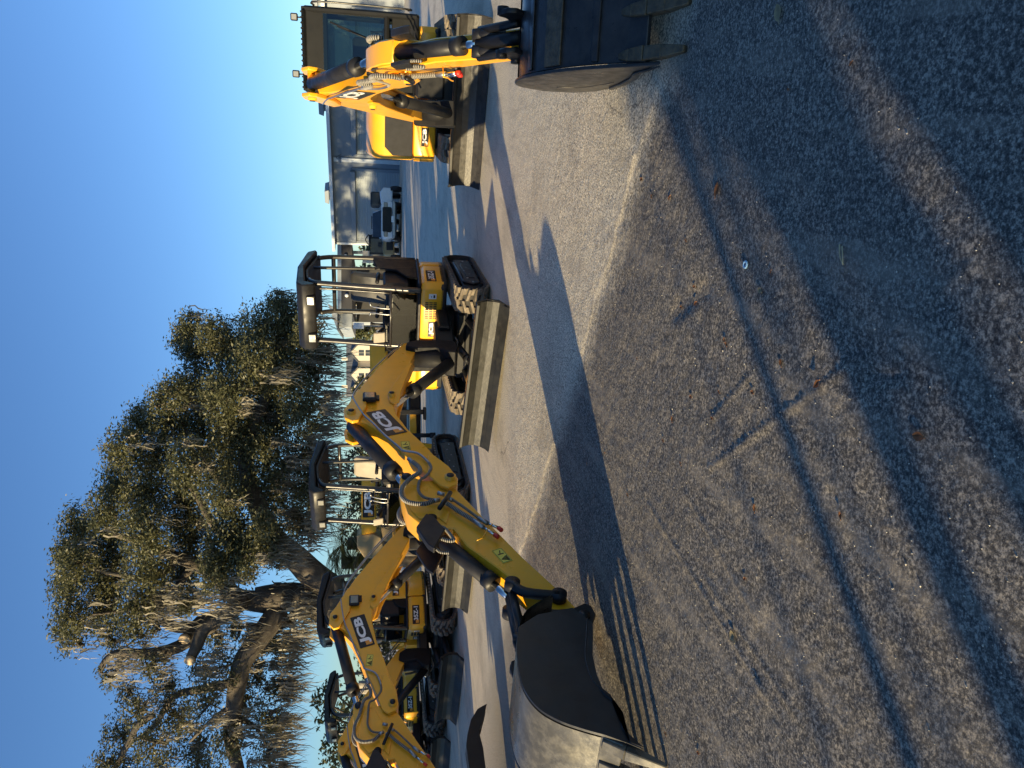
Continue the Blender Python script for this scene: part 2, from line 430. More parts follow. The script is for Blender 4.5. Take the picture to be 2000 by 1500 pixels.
    b.cyl(F(p4[0], 0, p4[1]), F(p2[0], 0, p2[1]), .04 * sc, 14)
    for sgn in (1, -1): b.cyl(F(p4[0], sgn * .08, p4[1]), F(p2[0], sgn * .08, p2[1] + .02), .026 * sc, 10)
    b.obj('tipping_link', 'black', root)
    side = back + [tip] + mouth
    th = .022
    b = Bd()
    # shell: sweep back curve across width, thickness inward
    sm = spline([Vector((p[0], p[1], 0)) for p in back], 5)
    sm = [(p.x, p.y) for p in sm]
    cx = sum(p[0] for p in side) / len(side); cz = sum(p[1] for p in side) / len(side)
    inner = []
    for i, p in enumerate(sm):
        a_, b_ = sm[max(0, i - 1)], sm[min(len(sm) - 1, i + 1)]
        t = Vector((b_[0] - a_[0], b_[1] - a_[1])).normalized(); nn = Vector((-t.y, t.x))
        if nn.dot(Vector((cx - p[0], cz - p[1]))) < 0: nn = -nn
        inner.append((p[0] + nn.x * th, p[1] + nn.y * th))
    for i in range(len(sm) - 1):
        vs = []
        for q_ in (sm[i], sm[i + 1], inner[i + 1], inner[i]):
            vs += [F(q_[0], -bw / 2 + .01, q_[1]), F(q_[0], bw / 2 - .01, q_[1])]
        b.faces(vs, [[0, 1, 3, 2], [4, 5, 7, 6]])
    bmesh.ops.remove_doubles(b.bm, verts=b.bm.verts, dist=.0005)
    bucket = b.obj('bucket', shellmat, root, label=bucketlabel)
    # cutting edge with slots
    lip0 = back[-1]; b = Bd()
    e1 = (lip0[0] + (tip[0] - lip0[0]) * .45, lip0[1] + (tip[1] - lip0[1]) * .45)
    dirv = Vector((tip[0] - lip0[0], tip[1] - lip0[1])).normalized(); nn = Vector((dirv.y, -dirv.x))
    if nn.y < 0: nn = -nn
    def strip(bb, s0, s1, w0, w1, o, tk, be=.004):
        pa = (lip0[0] + dirv.x * s0 + nn.x * o, lip0[1] + dirv.y * s0 + nn.y * o); pb = (lip0[0] + dirv.x * s1 + nn.x * o, lip0[1] + dirv.y * s1 + nn.y * o)
        bb.prism(F, [pa, pb, (pb[0] - nn.x * tk, pb[1] - nn.y * tk), (pa[0] - nn.x * tk, pa[1] - nn.y * tk)], w0, w1, bev=be)
    Lt = math.hypot(tip[0] - lip0[0], tip[1] - lip0[1])
    strip(b, -.02, Lt * .30, -bw / 2, bw / 2, .006, .03)
    b.obj('cutting_edge', shellmat, bucket)
    for k in range(nteeth):
        w = bw / 2 - .04 - (bw - .08) * k / (nteeth - 1)
        b = Bd()
        for (s0, s1, h0, h1, g0, g1, mt) in (((-.30 * Lt, .02 * Lt, .004, .022, .012, .034, 0), (.02 * Lt, .30 * Lt, .022, .028, .034, .040, 0), (.31 * Lt, .62 * Lt, .026, .022, .037, .034, 0), (.62 * Lt, .98 * Lt, .022, .006, .034, .018, 0)) if prof else ((-.02 * Lt, .35 * Lt, .012, .022, .035, .04, 0), (.35 * Lt, .98 * Lt, .022, .004, .04, .022, 0))):
            vs = []
            for s_, hh, g in ((s0, h0, g0), (s1, h1, g1)):
                base = Vector((lip0[0] + dirv.x * s_, lip0[1] + dirv.y * s_))
                for o_, w_ in ((hh + .008, -g), (hh + .008, g), (-hh - .012, g), (-hh - .012, -g)):
                    vs.append(F(base.x + nn.x * o_, w + w_ * .9, base.y + nn.y * o_))
            bv, q_ = b.faces(vs, [[0, 1, 2, 3], [4, 5, 6, 7], [0, 1, 5, 4], [1, 2, 6, 5], [2, 3, 7, 6], [3, 0, 4, 7]])
            bmesh.ops.recalc_face_normals(b.bm, faces=q_); b.bev(q_, .005)
        b.obj('tooth', 'tooth' if nteeth != 4 else shellmat, bucket)
    if prof:
        for fr_, wd_, mt_ in ((.16, .5, 0), (.40, .5, 0), (.55, .30, 1), (.80, .5, 0)):
            i0 = int(fr_ * (len(sm) - 1)); i1 = i0 + (1 if not mt_ else 3)
            b = Bd(); b.prism(F, [sm[i0], sm[i1], (sm[i1][0] + .012, sm[i1][1] + .012), (sm[i0][0] + .012, sm[i0][1] + .012)], -bw / 2 + .02, bw / 2 - .02, bev=.003)
            b.obj('wear_strip', 'tooth' if mt_ else platemat, bucket)
    smo = sm
    if prof:
        smo = []
        for i, p_ in enumerate(sm):
            q_ = inner[i]; smo.append((p_[0] - (q_[0] - p_[0]) * 1.1, p_[1] - (q_[1] - p_[1]) * 1.1))
    tipin = (lip0[0] + dirv.x * Lt * .55 - nn.x * .01, lip0[1] + dirv.y * Lt * .55 - nn.y * .01)
    for sgn in (1, -1):
        b = Bd(); o1 = sgn * bw / 2; o2 = sgn * (bw / 2 + .018)
        b.prism(F, (smo if prof else smo[10:]) + [tipin] + (mouth if prof else mouth[:8] + [uk(TK([(1118, 1232)])[0]), uk(TK([(1060, 1248)])[0])]), *sorted((o1, o2)), bev=.004)
        # side cutter strip along the mouth
        cut = [mouth[0], mouth[1], mouth[2], mouth[3]]
        ctr = Vector((cx, cz))
        ins = [tuple(Vector(p).lerp(ctr, .14)) for p in cut]
        b.prism(F, [tipin] + cut + ins[::-1], *sorted((o2, o2 + sgn * .014)), bev=.004)
        # pressed crease
        mo_ = lambda k: mouth[min(k, len(mouth) - 1)]
        cr = [Vector(mo_(9)).lerp(ctr, .35), Vector(mo_(7 if not prof else 6)).lerp(ctr, .42), Vector(mouth[5]).lerp(ctr, .45), Vector(mouth[3]).lerp(ctr, .45), Vector(mouth[2]).lerp(ctr, .30)]
        b.tube([F(p.x, o2, p.y) for p in cr], .004, 6, smooth=3)
        b.obj('side_plate', platemat, bucket)
    # hinge ears
    for sgn in (1, -1):
        b = Bd(); w = sgn * .105 * sc
        uke = uk if not prof else (lambda p: unnorm(p, hinge, (hinge[0] + (tip[0] - hinge[0]) * .62, hinge[1] + (tip[1] - hinge[1]) * .62)))
        ear = [uke(p) for p in TK([(1150, 1190), (1160, 1205), (1155, 1228), (1120, 1250), (1060, 1290), (1035, 1285), (1022, 1262), (1022, 1248), (1040, 1240), (1060, 1215), (1070, 1200), (1092, 1200), (1120, 1196), (1138, 1186)])]
        b.prism(F, ear, w - .014, w + .014, bev=.005)
        for p in (hinge, uke(TK([(1077, 1218)])[0]), uke(TK([(1031, 1257)])[0])):
            b.cyl(F(p[0], w - sgn * .01, p[1]), F(p[0], w + sgn * .035, p[1]), .034 * sc, 16)
        b.obj('hinge_ear', 'black', bucket)
    # hoses, pipes ----------------------------------------------
    if hoses:
        wz = hw + .03
        def hb(px, w=wz): return [F(*(lambda q: (q[0], w * hs, q[1]))(ub(p))) for p in TB(px, w)]
        def hd(px, w=wz): return [F(*(lambda q: (q[0], w * hs, q[1]))(ud(p))) for p in TD(px, w)]
        # steel pipes on the back of the boom
        b = Bd()
        for o_, w_ in ((0, .02), (5, -.05)):
            b.tube(hb([(785, 672), (760, 692), (728, 722), (706, 748), (690, 772), (694, 800), (708, 812 + o_), (740, 835 + o_), (770, 862 + o_), (790, 882)], w_), .010, 8)
        b.tube(hb([(689, 776), (698, 792), (712, 812), (728, 826), (752, 850), (778, 872), (786, 880)], wz), .011, 8)
        b.tube(hb([(786, 880), (812, 884), (826, 892), (838, 904)], wz), .012, 8)
        b.obj('hydraulic_pipe', 'zinc', boom)
        b = Bd()
        b.spiral_hose(hb([(838, 904), (842, 915), (832, 930), (822, 936)], wz) + hd([(818, 945), (818, 960), (830, 972), (855, 977)], wz), .013, .012)
        b.spiral_hose(hd([(884, 976), (905, 990), (935, 1012)], wz), .012, .012)
        b.obj('spiral_hose', ['hose', 'sleeve'], boom)
        b = Bd()
        b.spiral_hose(hb([(806, 902), (818, 912), (820, 922), (808, 930)], wz + .03) + hd([(796, 940), (785, 955), (786, 972), (802, 982), (830, 984), (846, 978)], wz + .02), .020, .016)
        b.spiral_hose(hd([(872, 982), (895, 998), (925, 1016)], wz), .019, .016)
        b.obj('spiral_hose', ['hose', 'sleeve'], boom)
        b = Bd(); b.spiral_hose(hd([(790, 985), (780, 1000), (782, 1015), (795, 1022), (806, 1022)], -.12), .020, .016); b.obj('spiral_hose', ['hose', 'sleeve'], dip); b = Bd()
        b.spiral_hose(hd([(852, 1026), (868, 1032), (880, 1045), (886, 1055), (875, 1056), (862, 1052)], .11), .015, .014)
        b.spiral_hose(hd([(848, 1068), (860, 1078), (878, 1080)], .09), .012, .013)
        b.obj('spiral_hose', ['hose', 'sleeve'], dip)
        for a_, c_ in (((846, 979), (858, 976)), ((864, 980), (874, 984)), ((855, 963), (868, 966)), ((874, 972), (884, 977)), ((925, 1016), (944, 1030)), ((935, 1012), (952, 1022)), ((798, 896), (808, 904))):
            b = Bd(); b.cyl(hd([a_], wz)[0] if a_[0] > 820 else hb([a_], wz)[0], hd([c_], wz)[0] if a_[0] > 820 else hb([c_], wz)[0], .019, 12); b.obj('hose_coupling', 'zinc', dip)
        for a_, c_ in (((966, 1044), (973, 1049)), ((974, 1031), (980, 1036))):
            b = Bd(); b.cyl(hd([a_], wz)[0], hd([c_], wz)[0], .018, 12); b.obj('coupling_cap', 'red', dip)
        for a_, c_ in (((944, 1030), (966, 1044)), ((952, 1022), (974, 1031))):
            b = Bd(); b.cyl(hd([a_], wz)[0], hd([c_], wz)[0], .013, 12); b.obj('hose_coupling', 'chrome', dip)
        b = Bd()
        c_ = hd([(858, 993), (880, 962)], wz + .03)
        b.tube(c_, .019, 8, smooth=0); b.obj('hose_clamp', 'black', dip)
        # wire guard loop
        b = Bd(); b.tube(hd([(932, 1055), (944, 1048), (955, 1030), (962, 1024)], wz + .045) , .005, 6)
        b.tube(hd([(932, 1055)], wz - .03) + hd([(932, 1055)], wz + .045), .005, 6, smooth=0); b.obj('wire_guard', 'yellow', dip)
        # ram guard box at the bucket ram head
        g = [ud(p) for p in TD([(813, 1032), (832, 1006), (846, 1010), (869, 1036), (848, 1074), (836, 1066)], .12)]
        b = Bd(); b.prism(F, g, .075 * sc, .125 * sc, bev=.006); b.obj('ram_guard', 'blacksatin', dip); b = Bd(); b.prism(F, g, -.11 * sc, -.085 * sc, bev=.004); b.obj('ram_guard', 'blacksatin', dip)
    if logo:
        o = [ub(p) for p in TB([(813, 852)])][0]; e = [ub(p) for p in TB([(770, 812)])][0]; e2 = [ub(p) for p in TB([(765, 846)])][0]
        # lettering runs up the boom flank
        o = ub(TB([(790, 849)])[0]); t = ub(TB([(752, 798)])[0])
        ex = Vector((o[0] - t[0], o[1] - t[1]))
        base = ub(TB([(770, 856)])[0])
        # corner points of the black plate: lower-left (far from foot), along boom toward foot
        ll = ub(TB([(796, 845)])[0]); lr = ub(TB([(752, 800)])[0])
        exv = F(lr[0], 0, lr[1]) - F(ll[0], 0, ll[1])
        up = exv.cross(Vector((n.x, n.y, 0))); up = up if up.z > 0 else -up
        if (exv.normalized().cross(up.normalized())).dot(n) < 0: exv = exv
        wd = exv.length
        hh = wd * .38
        O = F(ll[0], hw + .002, ll[1])
        sticker('brand_decal', boom, O, exv, n.cross(exv.normalized()), wd, hh, letters, square=True, tw=(.10, .95), th=(.14, .86), bold=.045)
        if hs < 0: sticker('brand_decal', boom, F(lr[0], -hw - .002, lr[1]), -exv, n.cross(exv.normalized()), wd, hh, letters, square=True, tw=(.10, .95), th=(.14, .86), bold=.045)
        if hoses:
            for px, T_, ww in (((803, 880), 'b', .035), ((1002, 1092), 'd', .05)):
                q = (ub(TB([px])[0]) if T_ == 'b' else ud(TD([px])[0]))
                off = (hw if T_ == 'b' else .078 * sc) + .002
                a_ = Vector((joint[0] - f0[0], joint[1] - f0[1])) if T_ == 'b' else Vector((end[0] - joint[0], end[1] - joint[1]))
                a_.normalize(); exd = -(F(a_.x, 0, a_.y) - F(0, 0, 0))
                eyd = n.cross(exd.normalized())
                sticker('warning_decal', boom if T_ == 'b' else dip, F(q[0], off, q[1]), exd, eyd, .17, .085, None, plate='decalyellow', outline=.04,
                        shapes=[(3, [(.06, .15), (.46, .15), (.26, .88)]), (0, [(.13, .24), (.39, .24), (.26, .70)]), (3, [(.245, .3), (.275, .3), (.275, .58), (.245, .58)]), (3, [(.58, .2), (.64, .2), (.64, .8), (.58, .8)]), (3, [(.64, .5), (.84, .3), (.88, .36), (.66, .6)])])
    if lens:
        q = ub(TB([(722, 784)])[0]); L = Fr(F(q[0], hw, q[1]), d, Vector((0, 0, 1)), n)
        b = Bd(); b.box(L, -.085, .085, -.07, .07, .02, .07, .012); b.box(L, -.11, .0, -.10, .10, .0, .02, .004)
        r_ = b.obj('boom_lamp', 'blacksatin', boom)
        b = Bd(); b.box(L, -.062, .062, -.05, .05, .07, .076, .004); b.obj('lamp_lens', 'lens', r_)
    if thumb:
        b = Bd()
        pts = []
        for (x, y) in thumb:
            r = ray(x, y); P = Vector((foot[0], foot[1])) + Vector((n.x, n.y)) * .1
            t = (n.x * P.x + n.y * P.y) / (n.x * r.x + n.y * r.y)
            X = Vector((r.x * t, r.y * t)) - P; pts.append((X.dot(Vector((d.x, d.y))), max(.02, CAMH + r.z * t)))
        for w in (.06, -.10): b.prism(F, pts, w, w + .03, bev=.004)
        b.prism(F, [((p[0]), p[1]) for p in pts[2:6]] + [((pts[9][0] + pts[4][0]) / 2, (pts[9][1] + pts[4][1]) / 2)], -.07, .06, bev=0)
        b.obj('thumb_grab', 'black', root)
    return F

# ---------------------------------------------------------------- undercarriage
def track(root, F, lc, L=2.1, Ht=.46, wd=.33, side=1, dusty=True):
    h = Ht; a = L / 2
    path = []
    def arc(cx, cz, r, a0, a1, n):
        for k in range(n + 1):
            t = R(a0 + (a1 - a0) * k / n); path.append((cx + math.cos(t) * r, cz + math.sin(t) * r))
    r1 = h * .40; r2 = h * .46
    arc(a - r1, h * .56, r1, 80, -60, 8)          # front idler, a little raised
    path.append((a - r1 * 1.35, .035))
    arc(-a + r2, h * .52, r2, 250, 100, 8)
    P = path; n = len(P)
    b = Bd(); th = .03
    cx = 0; outer = P
    inner = []
    for i in range(n):
        t = Vector((P[(i + 1) % n][0] - P[i - 1][0], P[(i + 1) % n][1] - P[i - 1][1])).normalized(); nn = Vector((t.y, -t.x))
        inner.append((P[i][0] + nn.x * th, P[i][1] + nn.y * th))
    vs = []
    for i in range(n):
        for q in (P[i], inner[i]):
            for w in (-wd / 2, wd / 2): vs.append(F(q[0], lc + w, q[1]))
    fs = []
    for i in range(n):
        j = (i + 1) % n
        o, p = 4 * i, 4 * j
        fs += [[o, o + 1, p + 1, p], [o + 2, p + 2, p + 3, o + 3], [o, p, p + 2, o + 2], [o + 1, o + 3, p + 3, p + 1]]
    bv, q = b.faces(vs, fs); bmesh.ops.recalc_face_normals(b.bm, faces=q)
    # which side is outward?
    # lugs
    L_ = [0]
    for i in range(n): L_.append(L_[-1] + math.dist(P[i], P[(i + 1) % n]))
    tot = L_[-1]; nl = int(tot / .095)
    b.mi = 1
    for k in range(nl):
        for half in (-1, 1):
            for (ofs, w0, w1, tl) in ((0, .02, .90, .030), (.03, .5, .96, .034)):
                s_ = (tot * (k + (.25 if half > 0 else -.25)) / nl + ofs) % tot
                i = max(0, min(n - 1, int(np.searchsorted(L_, s_)) - 1)); t = (s_ - L_[i]) / (L_[i + 1] - L_[i] + 1e-9)
                p0 = P[i]; p1 = P[(i + 1) % n]; c = (p0[0] + (p1[0] - p0[0]) * t, p0[1] + (p1[1] - p0[1]) * t)
                tg = Vector((p1[0] - p0[0], p1[1] - p0[1])).normalized(); nn = Vector((-tg.y, tg.x))
                if nn.dot(Vector((c[0], c[1] - h * .5))) < 0 and abs(c[0]) > a - r2: nn = -nn
                if abs(c[0]) <= a - r2 and (nn.y > 0) != (c[1] > h * .5): nn = -nn
                hb_ = .030
                sk = half * .035
                vs = []
                for (u_, hh) in ((-tl * .75, -.005), (tl * .75, -.005), (tl * .5, hb_), (-tl * .5, hb_)):
                    for ww in (w0, w1):
                        w = half * ww * wd / 2; uu = u_ + (ww - .5) * .05
                        vs.append(F(c[0] + tg.x * uu + nn.x * hh, lc + w, c[1] + tg.y * uu + nn.y * hh))
                bv, q = b.faces(vs, [[0, 1, 3, 2], [2, 3, 5, 4], [4, 5, 7, 6], [6, 7, 1, 0], [0, 2, 4, 6], [1, 7, 5, 3]])
                bmesh.ops.recalc_face_normals(b.bm, faces=q)
    tr = b.obj('rubber_track', ['rubber', 'lug' if dusty else 'rubber'], root)
    b = Bd(); o = side * (wd / 2)
    w0, w1 = sorted((lc - side * .1, lc + side * (wd / 2 - .05)))
    b.prism(F, [(-a + .28, .12), (a - .30, .12), (a - .22, .2), (a - .34, .34), (-a + .30, .36), (-a + .2, .24)], w0, w1, bev=.015)
    w0, w1 = sorted((lc + side * (wd / 2 - .05), lc + side * (wd / 2 - .015)))
    b.prism(F, [(-.72, .10), (.62, .10), (.70, .20), (.56, .33), (-.62, .35), (-.76, .24)], w0, w1 - .0, bev=.012); b.prism(F, [(-.45, .15), (.42, .15), (.36, .26), (-.40, .27)], *sorted((lc + side * (wd / 2 - .02), lc + side * (wd / 2 - .005))), bev=.006)
    b.tube([F(-.5, lc + side * (wd / 2 - .01), .31), F(.4, lc + side * (wd / 2 - .01), .31)], .008, 6, smooth=0)
    b.obj('track_frame', 'black', tr)
    for (cx, cz, r, nm) in ((a - r1, h * .56, r1 - .04, 'idler_wheel'), (-a + r2, h * .52, r2 - .045, 'drive_sprocket')):
        b = Bd(); b.cyl(F(cx, lc - wd * .3, cz), F(cx, lc + side * wd * .30, cz), r, 24)
        b.cyl(F(cx, lc, cz), F(cx, lc + side * wd * .36, cz), r * .5, 18); b.obj(nm, 'blacksatin', tr)
    for k in range(4):
        x = -a + .48 + k * (L - .95) / 3
        b = Bd(); b.cyl(F(x, lc - wd * .3, .12), F(x, lc + side * wd * .38, .12), .075, 16); b.obj('track_roller', 'blacksatin', tr)
    for k in range(7):
        b = Bd(); x = -a + .42 + k * .21; b.cyl(F(x, lc + side * (wd / 2 - .05), .20 + .05 * (k % 2)), F(x, lc + side * (wd / 2 - .004), .20 + .05 * (k % 2)), .012, 8)
        b.obj('bolt', 'zinc', tr)
    return tr

def blade(root, F, c_r, c_l, hgt=.36, mat='blade', arms=True):
    """c_r, c_l: world bottom corners (viewer right, viewer left)"""
    c_r = Vector(c_r); c_l = Vector(c_l); ax = (c_r - c_l); wdt = ax.length; ax.normalize()
    fw = Vector((ax.y, -ax.x, 0)).normalized()
    if fw.dot(F.ex) < 0: fw = -fw
    up = fw.cross(ax); up = up if up.z > 0 else -up
    G = Fr(c_l, fw, ax, up)
    k = hgt / .36
    prof = [(0.03, 0.0), (-.02, .035), (-.075, .10), (-.10, .17), (-.095, .24), (-.06, .31), (-.01, .36)]
    prof = [(p[0], p[1] * k) for p in prof]
    bk = [(p[0] - .03, p[1]) for p in prof[::-1]]
    b = Bd(); b.prism(G, prof + bk, 0, wdt, bev=.003)
    bl = b.obj('dozer_blade', mat, root, smooth=False)
    b = Bd()
    b.prism(G, [(.045, -.002), (.028, .0), (-.024, .05), (-.014, .06)], .01, wdt - .01, bev=.002)
    b.obj('wear_edge', mat, bl)
    b = Bd(); b.box(G, -.10, -.01, .02, wdt - .02, .33 * k, .345 * k + .02, .004)
    b.box(G, -.25, -.13, wdt * .2, wdt * .8, .10 * k, .25 * k, .01)
    b.obj('blade_stiffener', 'black', bl)
    for s_ in (0, 1):
        b = Bd(); w = s_ * wdt
        b.prism(G, [(.05, 0), (-.02, .035), (-.08, .10), (-.115, .17), (-.11, .25), (-.06, .32), (-.02, .365 * 1.0), (-.06, .37), (-.15, .25), (-.14, .1)] if k < 1.05 else [(p[0], p[1] * k) for p in [(.05, 0), (-.08, .10), (-.115, .17), (-.11, .25), (-.02, .365), (-.06, .37), (-.15, .25), (-.14, .1)]], w - .006, w + .008, bev=.002)
        b.obj('end_plate', mat, bl)
    for s_ in (.28, .72):
        b = Bd(); p = G(-.12, wdt * s_, .14); q = F(.35, (1 - 2 * s_) * -.7 if False else (s_ - .5) * -1.3, .30)
        q = F(.30, (0.5 - s_) * (-1.5), .28)
        b.tube([p, q], .055, 8, smooth=0)
        b.obj('blade_arm', 'black', root)
    b0, b1 = Bd(), Bd(); ram(b0, b1, F(.45, 0, .42), G(-.14, wdt / 2, .20), .05, .6)
    r_ = b0.obj('blade_ram', 'black', root); b1.obj('ram_rod', 'chrome', r_)
    return bl

# ---------------------------------------------------------------- whole machine
def excavator(C, th_u, th_t, label, armkw, bladekw, cab=False, k=1.0, number='35Z-1', frontlogo=True, pale=False, detail=True, dusty=True, door=False):
    root = empty('mini_excavator', (C[0], C[1], 0), label, 'excavator', 'yellow mini excavators lined up on the lot')
    U = heading((C[0], C[1], 0), th_u); T = heading((C[0], C[1], 0), th_t)
    gauge = .71 * (1.12 if cab else 1)
    for s_ in (1, -1): track(root, U, s_ * gauge, side=s_, L=2.1 * (1.1 if cab else 1), Ht=.46 * (1.1 if cab else 1), wd=.33 * (1.15 if cab else 1), dusty=dusty)
    b = Bd(); b.box(U, -.5, .5, -.55, .55, .20, .36, .02); b.cyl(U(0, 0, .34), U(0, 0, .52), .36, 28)
    b.box(U, .3, .75, -.45, .45, .20, .40, .02); b.box(U, -.8, .8, -.50, .50, .22, .30, .02)
    b.obj('chassis_frame', 'black', root)
    blade(root, U, **bladekw)
    # revolving deck
    z0, z1 = .54, .86
    hw = .86; fr = .30
    plan = [(fr, .06), (fr, .80), (fr - .07, hw), (-.30, hw)]
    rr = []
    for j in range(1, 10):
        a = R(90 + 180 * j / 10); rr.append((-.30 + math.cos(a) * .68, math.sin(a) * hw))
    plan += rr + [(-.30, -hw), (fr - .07, -hw), (fr, -.78), (fr, -.40)]
    b = Bd(); b.prism(T, plan, z0 - .02, z0 + .06, 'z', .01); b.box(T, .0, .78, -.30, .48, .50, .66, .02)
    b.prism(T, [(.55, -.25), (.80, -.02), (.95, .12), (1.02, .25), (.95, .38), (.80, .42), (.55, .45)], .46, .70, 'z', .02)
    b.obj('deck_frame', 'black', root)
    # yellow skirt : chamfered top edge
    def ring(pl_, dz0, dz1, nm, mat='yellow', top=0.0):
        b = Bd(); n = len(pl_); c = (-.2, 0)
        lo = [T(p[0], p[1], dz0) for p in pl_]; m_ = [T(p[0], p[1], dz1 - .05) for p in pl_]
        hi = [T(c[0] + (p[0] - c[0]) * .965, c[1] + (p[1] - c[1]) * .965, dz1) for p in pl_]
        vs = lo + m_ + hi; fs = [[i, (i + 1) % n, n + (i + 1) % n, n + i] for i in range(n)] + [[n + i, n + (i + 1) % n, 2 * n + (i + 1) % n, 2 * n + i] for i in range(n)]
        fs += [list(range(n))[::-1], list(range(2 * n, 3 * n))]
        bv, q = b.faces(vs, fs); bmesh.ops.recalc_face_normals(b.bm, faces=q); b.bev(q, .012, 2)
        return b.obj(nm, mat, root)
    skirt = ring([(fr, .02), (fr, .78), (fr - .06, hw), (-.28, hw), (-.28, .02)], z0 + .02, z1, 'front_skirt')
    cw = ring([(-.30, hw)] + rr + [(-.30, -hw)], z0, z1 + .02, 'counterweight')
    sk2 = ring([(-.32, -hw), (fr - .07, -hw), (fr, -.78), (fr, -.42), (-.32, -.42)], z0 + .02, z1, 'side_skirt')
    # engine cover behind the seat
    ec = [(-.62, .70)] + [(-.34 + math.cos(R(90 + 180 * j / 8)) * .60, math.sin(R(90 + 180 * j / 8)) * .76) for j in range(1, 8)] + [(-.62, -.70)]
    b = Bd(); b.prism(T, ec, z1 + .02, 1.32, 'z', .03); b.obj('engine_cover', 'yellow' if (cab or door) else 'black', root)
    b = Bd(); b.prism(T, [(-.60, -.84), (.24, -.84), (.30, -.72), (.30, -.36), (-.60, -.36)], z1, 1.16, 'z', .04)
    hood = b.obj('side_hood', 'yellow', root)
    if cab:
        b = Bd(); b.prism(T, [(-.90, 1.0), (-.50, 1.0), (-.36, .86), (-.36, -.75), (.0, 0)][:0] + [(-1.0, z1), (.34, z1), (.36, 1.36), (.26, 1.50), (-.2, 1.60), (-1.0, 1.55)], -1.04, -.10, bev=.05); b.obj('engine_hood', 'yellow', root)
        b = Bd(); b.prism(T, [(-.98, .90), (-.30, .90), (-.30, 1.32), (-.86, 1.32), (-.98, 1.2)], .345, .372, 'x', .008); b.obj('hood_grille', 'blacksatin', root)
        b = Bd(); b.prism(T, [(-.32, -1.06), (fr - .07, -1.06), (fr + .08, -.96), (fr + .08, -.25), (-.32, -.25)], z0 + .02, z1 + .02, 'z', .012); b.obj('side_skirt', 'yellow', root)
        sticker('brand_decal', root, T(fr + .084, -.82, .66), T.ey, Vector((0, 0, 1)), .27, .11, 'JCB', square=True, tw=(.12, .95), th=(.15, .85), bold=.045)
        b = Bd(); b.box(T, -.5, 1.0, -.5, .5, .34, .6, .02); b.box(T, .3, 1.05, -.12, .45, .5, .9, .03); b.obj('swing_frame', 'black', root)
    elif door:
        b = Bd(); b.box(T, -.66, -.28, .68, .80, z1 + .02, 1.28, .02); sd_ = b.obj('service_door', 'yellow', root)
        sticker('brand_decal', sd_, T(-.33, .803, 1.02), -T.ex, Vector((0, 0, 1)), .28, .12, 'JCB', square=True, tw=(.12, .95), th=(.15, .85), bold=.045)
    b = Bd(); b.box(T, -.58, .26, -.34, .84, z1, z1 + .04, .01); b.obj('floor_plate', 'blacksatin', root)
    # vents on the skirt
    if detail:
        b = Bd()
        for i in range(10):
            for j in range(3):
                y0 = .34 + i * .026; z_ = .65 + j * .055
                b.box(T, fr - .002, fr + .003, y0, y0 + .014, z_, z_ + .045, 0)
        b.obj('vent_grille', 'blacksatin', skirt)
    X = T.ex; Y = T.ey; Z = Vector((0, 0, 1))
    if frontlogo and not cab:
        sticker('brand_decal', skirt, T(fr + .004, .06, .655), Y, Z, .23, .10, 'JCB', square=True, tw=(.12, .95), th=(.15, .85), bold=.045)
        sticker('instruction_decal', skirt, T(fr + .004, .64, .66), Y, Z, .075, .10, None, plate='white', shapes=[(3, [(.2, .15), (.8, .15), (.8, .4), (.2, .4)]), (3, [(.3, .6), (.6, .6), (.6, .68), (.3, .68)])])
    if number: sticker('number_decal', skirt, T(.22, hw + .003, .66), -X, Z, .34, .13, number, tw=(.20, .93), th=(.2, .8), bold=.03, square=True)
    # hood side sticker facing the boom side and left flank of the engine cover
    # ---- operator station
    if not cab:
        pf, pr = .12, -.74; yl, yr = .74, -.12
        zt = 2.43
        r = .038
        for y_ in (yl, yr):
            b = Bd(); b.tube([T(pf + .14, y_, .86), T(pf + .12, y_, 1.1), T(pf, y_, 2.1), T(pf - .03, y_, 2.27), T(pf - .16, y_ * .97, 2.34)], r, 10)
            b.obj('front_post', 'post', root)
        b = Bd(); b.tube([T(pf + .10, yl - .07, 1.2), T(pf + .01, yl - .07, 2.0), T(pf - .0, yl - .07, 2.2)], .017, 8)
        b.tube([T(pf + .14, yl - .01, 1.26), T(pf + .14, yr, 1.26)], .016, 8, smooth=0)
        b.obj('grab_rail', 'post', root)
        b = Bd()
        for y_ in (yl, yr):
            b.tube([T(pr, y_, .9), T(pr - .02, y_, 1.6), T(pr - .02, y_, 2.05), T(pr + .04, y_, 2.26)], .033, 10)
        b.tube([T(pr + .3, yl, .9), T(pr + .34, yl, 1.6), T(pr + .36, yl, 2.3)], .022, 8)
        b.tube([T(pr - .02, yl, 2.05), T(pr - .02, yr, 2.05)], .03, 8, smooth=0)
        b.obj('rear_post', 'post', root)
        # roof: shallow tray seen from below
        rf = [(pf + .10, zt - .20), (pf + .16, zt - .18), (pf + .19, zt - .02), (pf + .10, zt + .05), (-.3, zt + .07), (pr - .05, zt - .02), (pr - .12, zt - .12), (pr - .10, zt - .16), (-.3, zt - .02), (pf + .04, zt - .06)]
        b = Bd(); b.prism(T, rf, yr - .05, yl + .06, bev=.02)
        roof = b.obj('canopy_roof', 'black', root)
        b = Bd(); b.prism(T, [(pf + .05, zt - .11), (pf + .05, zt - .09), (-.3, zt - .03), (pr - .08, zt - .165), (pr - .06, zt - .20), (-.3, zt - .07)], yr, yl, bev=.005)
        b.obj('roof_lining', 'roofin', roof)
        for y_ in (yl - .16, yr + .14):
            L = Fr(T(pf + .15, y_, zt - .13), Y, Z, X)
            b = Bd(); b.box(L, -.068, .068, -.055, .055, 0, .05, .010); q = b.obj('work_lamp', 'blacksatin', roof)
            b = Bd(); b.box(L, -.054, .054, -.043, .043, .05, .056, .008); b.obj('lamp_lens', 'lens', roof)
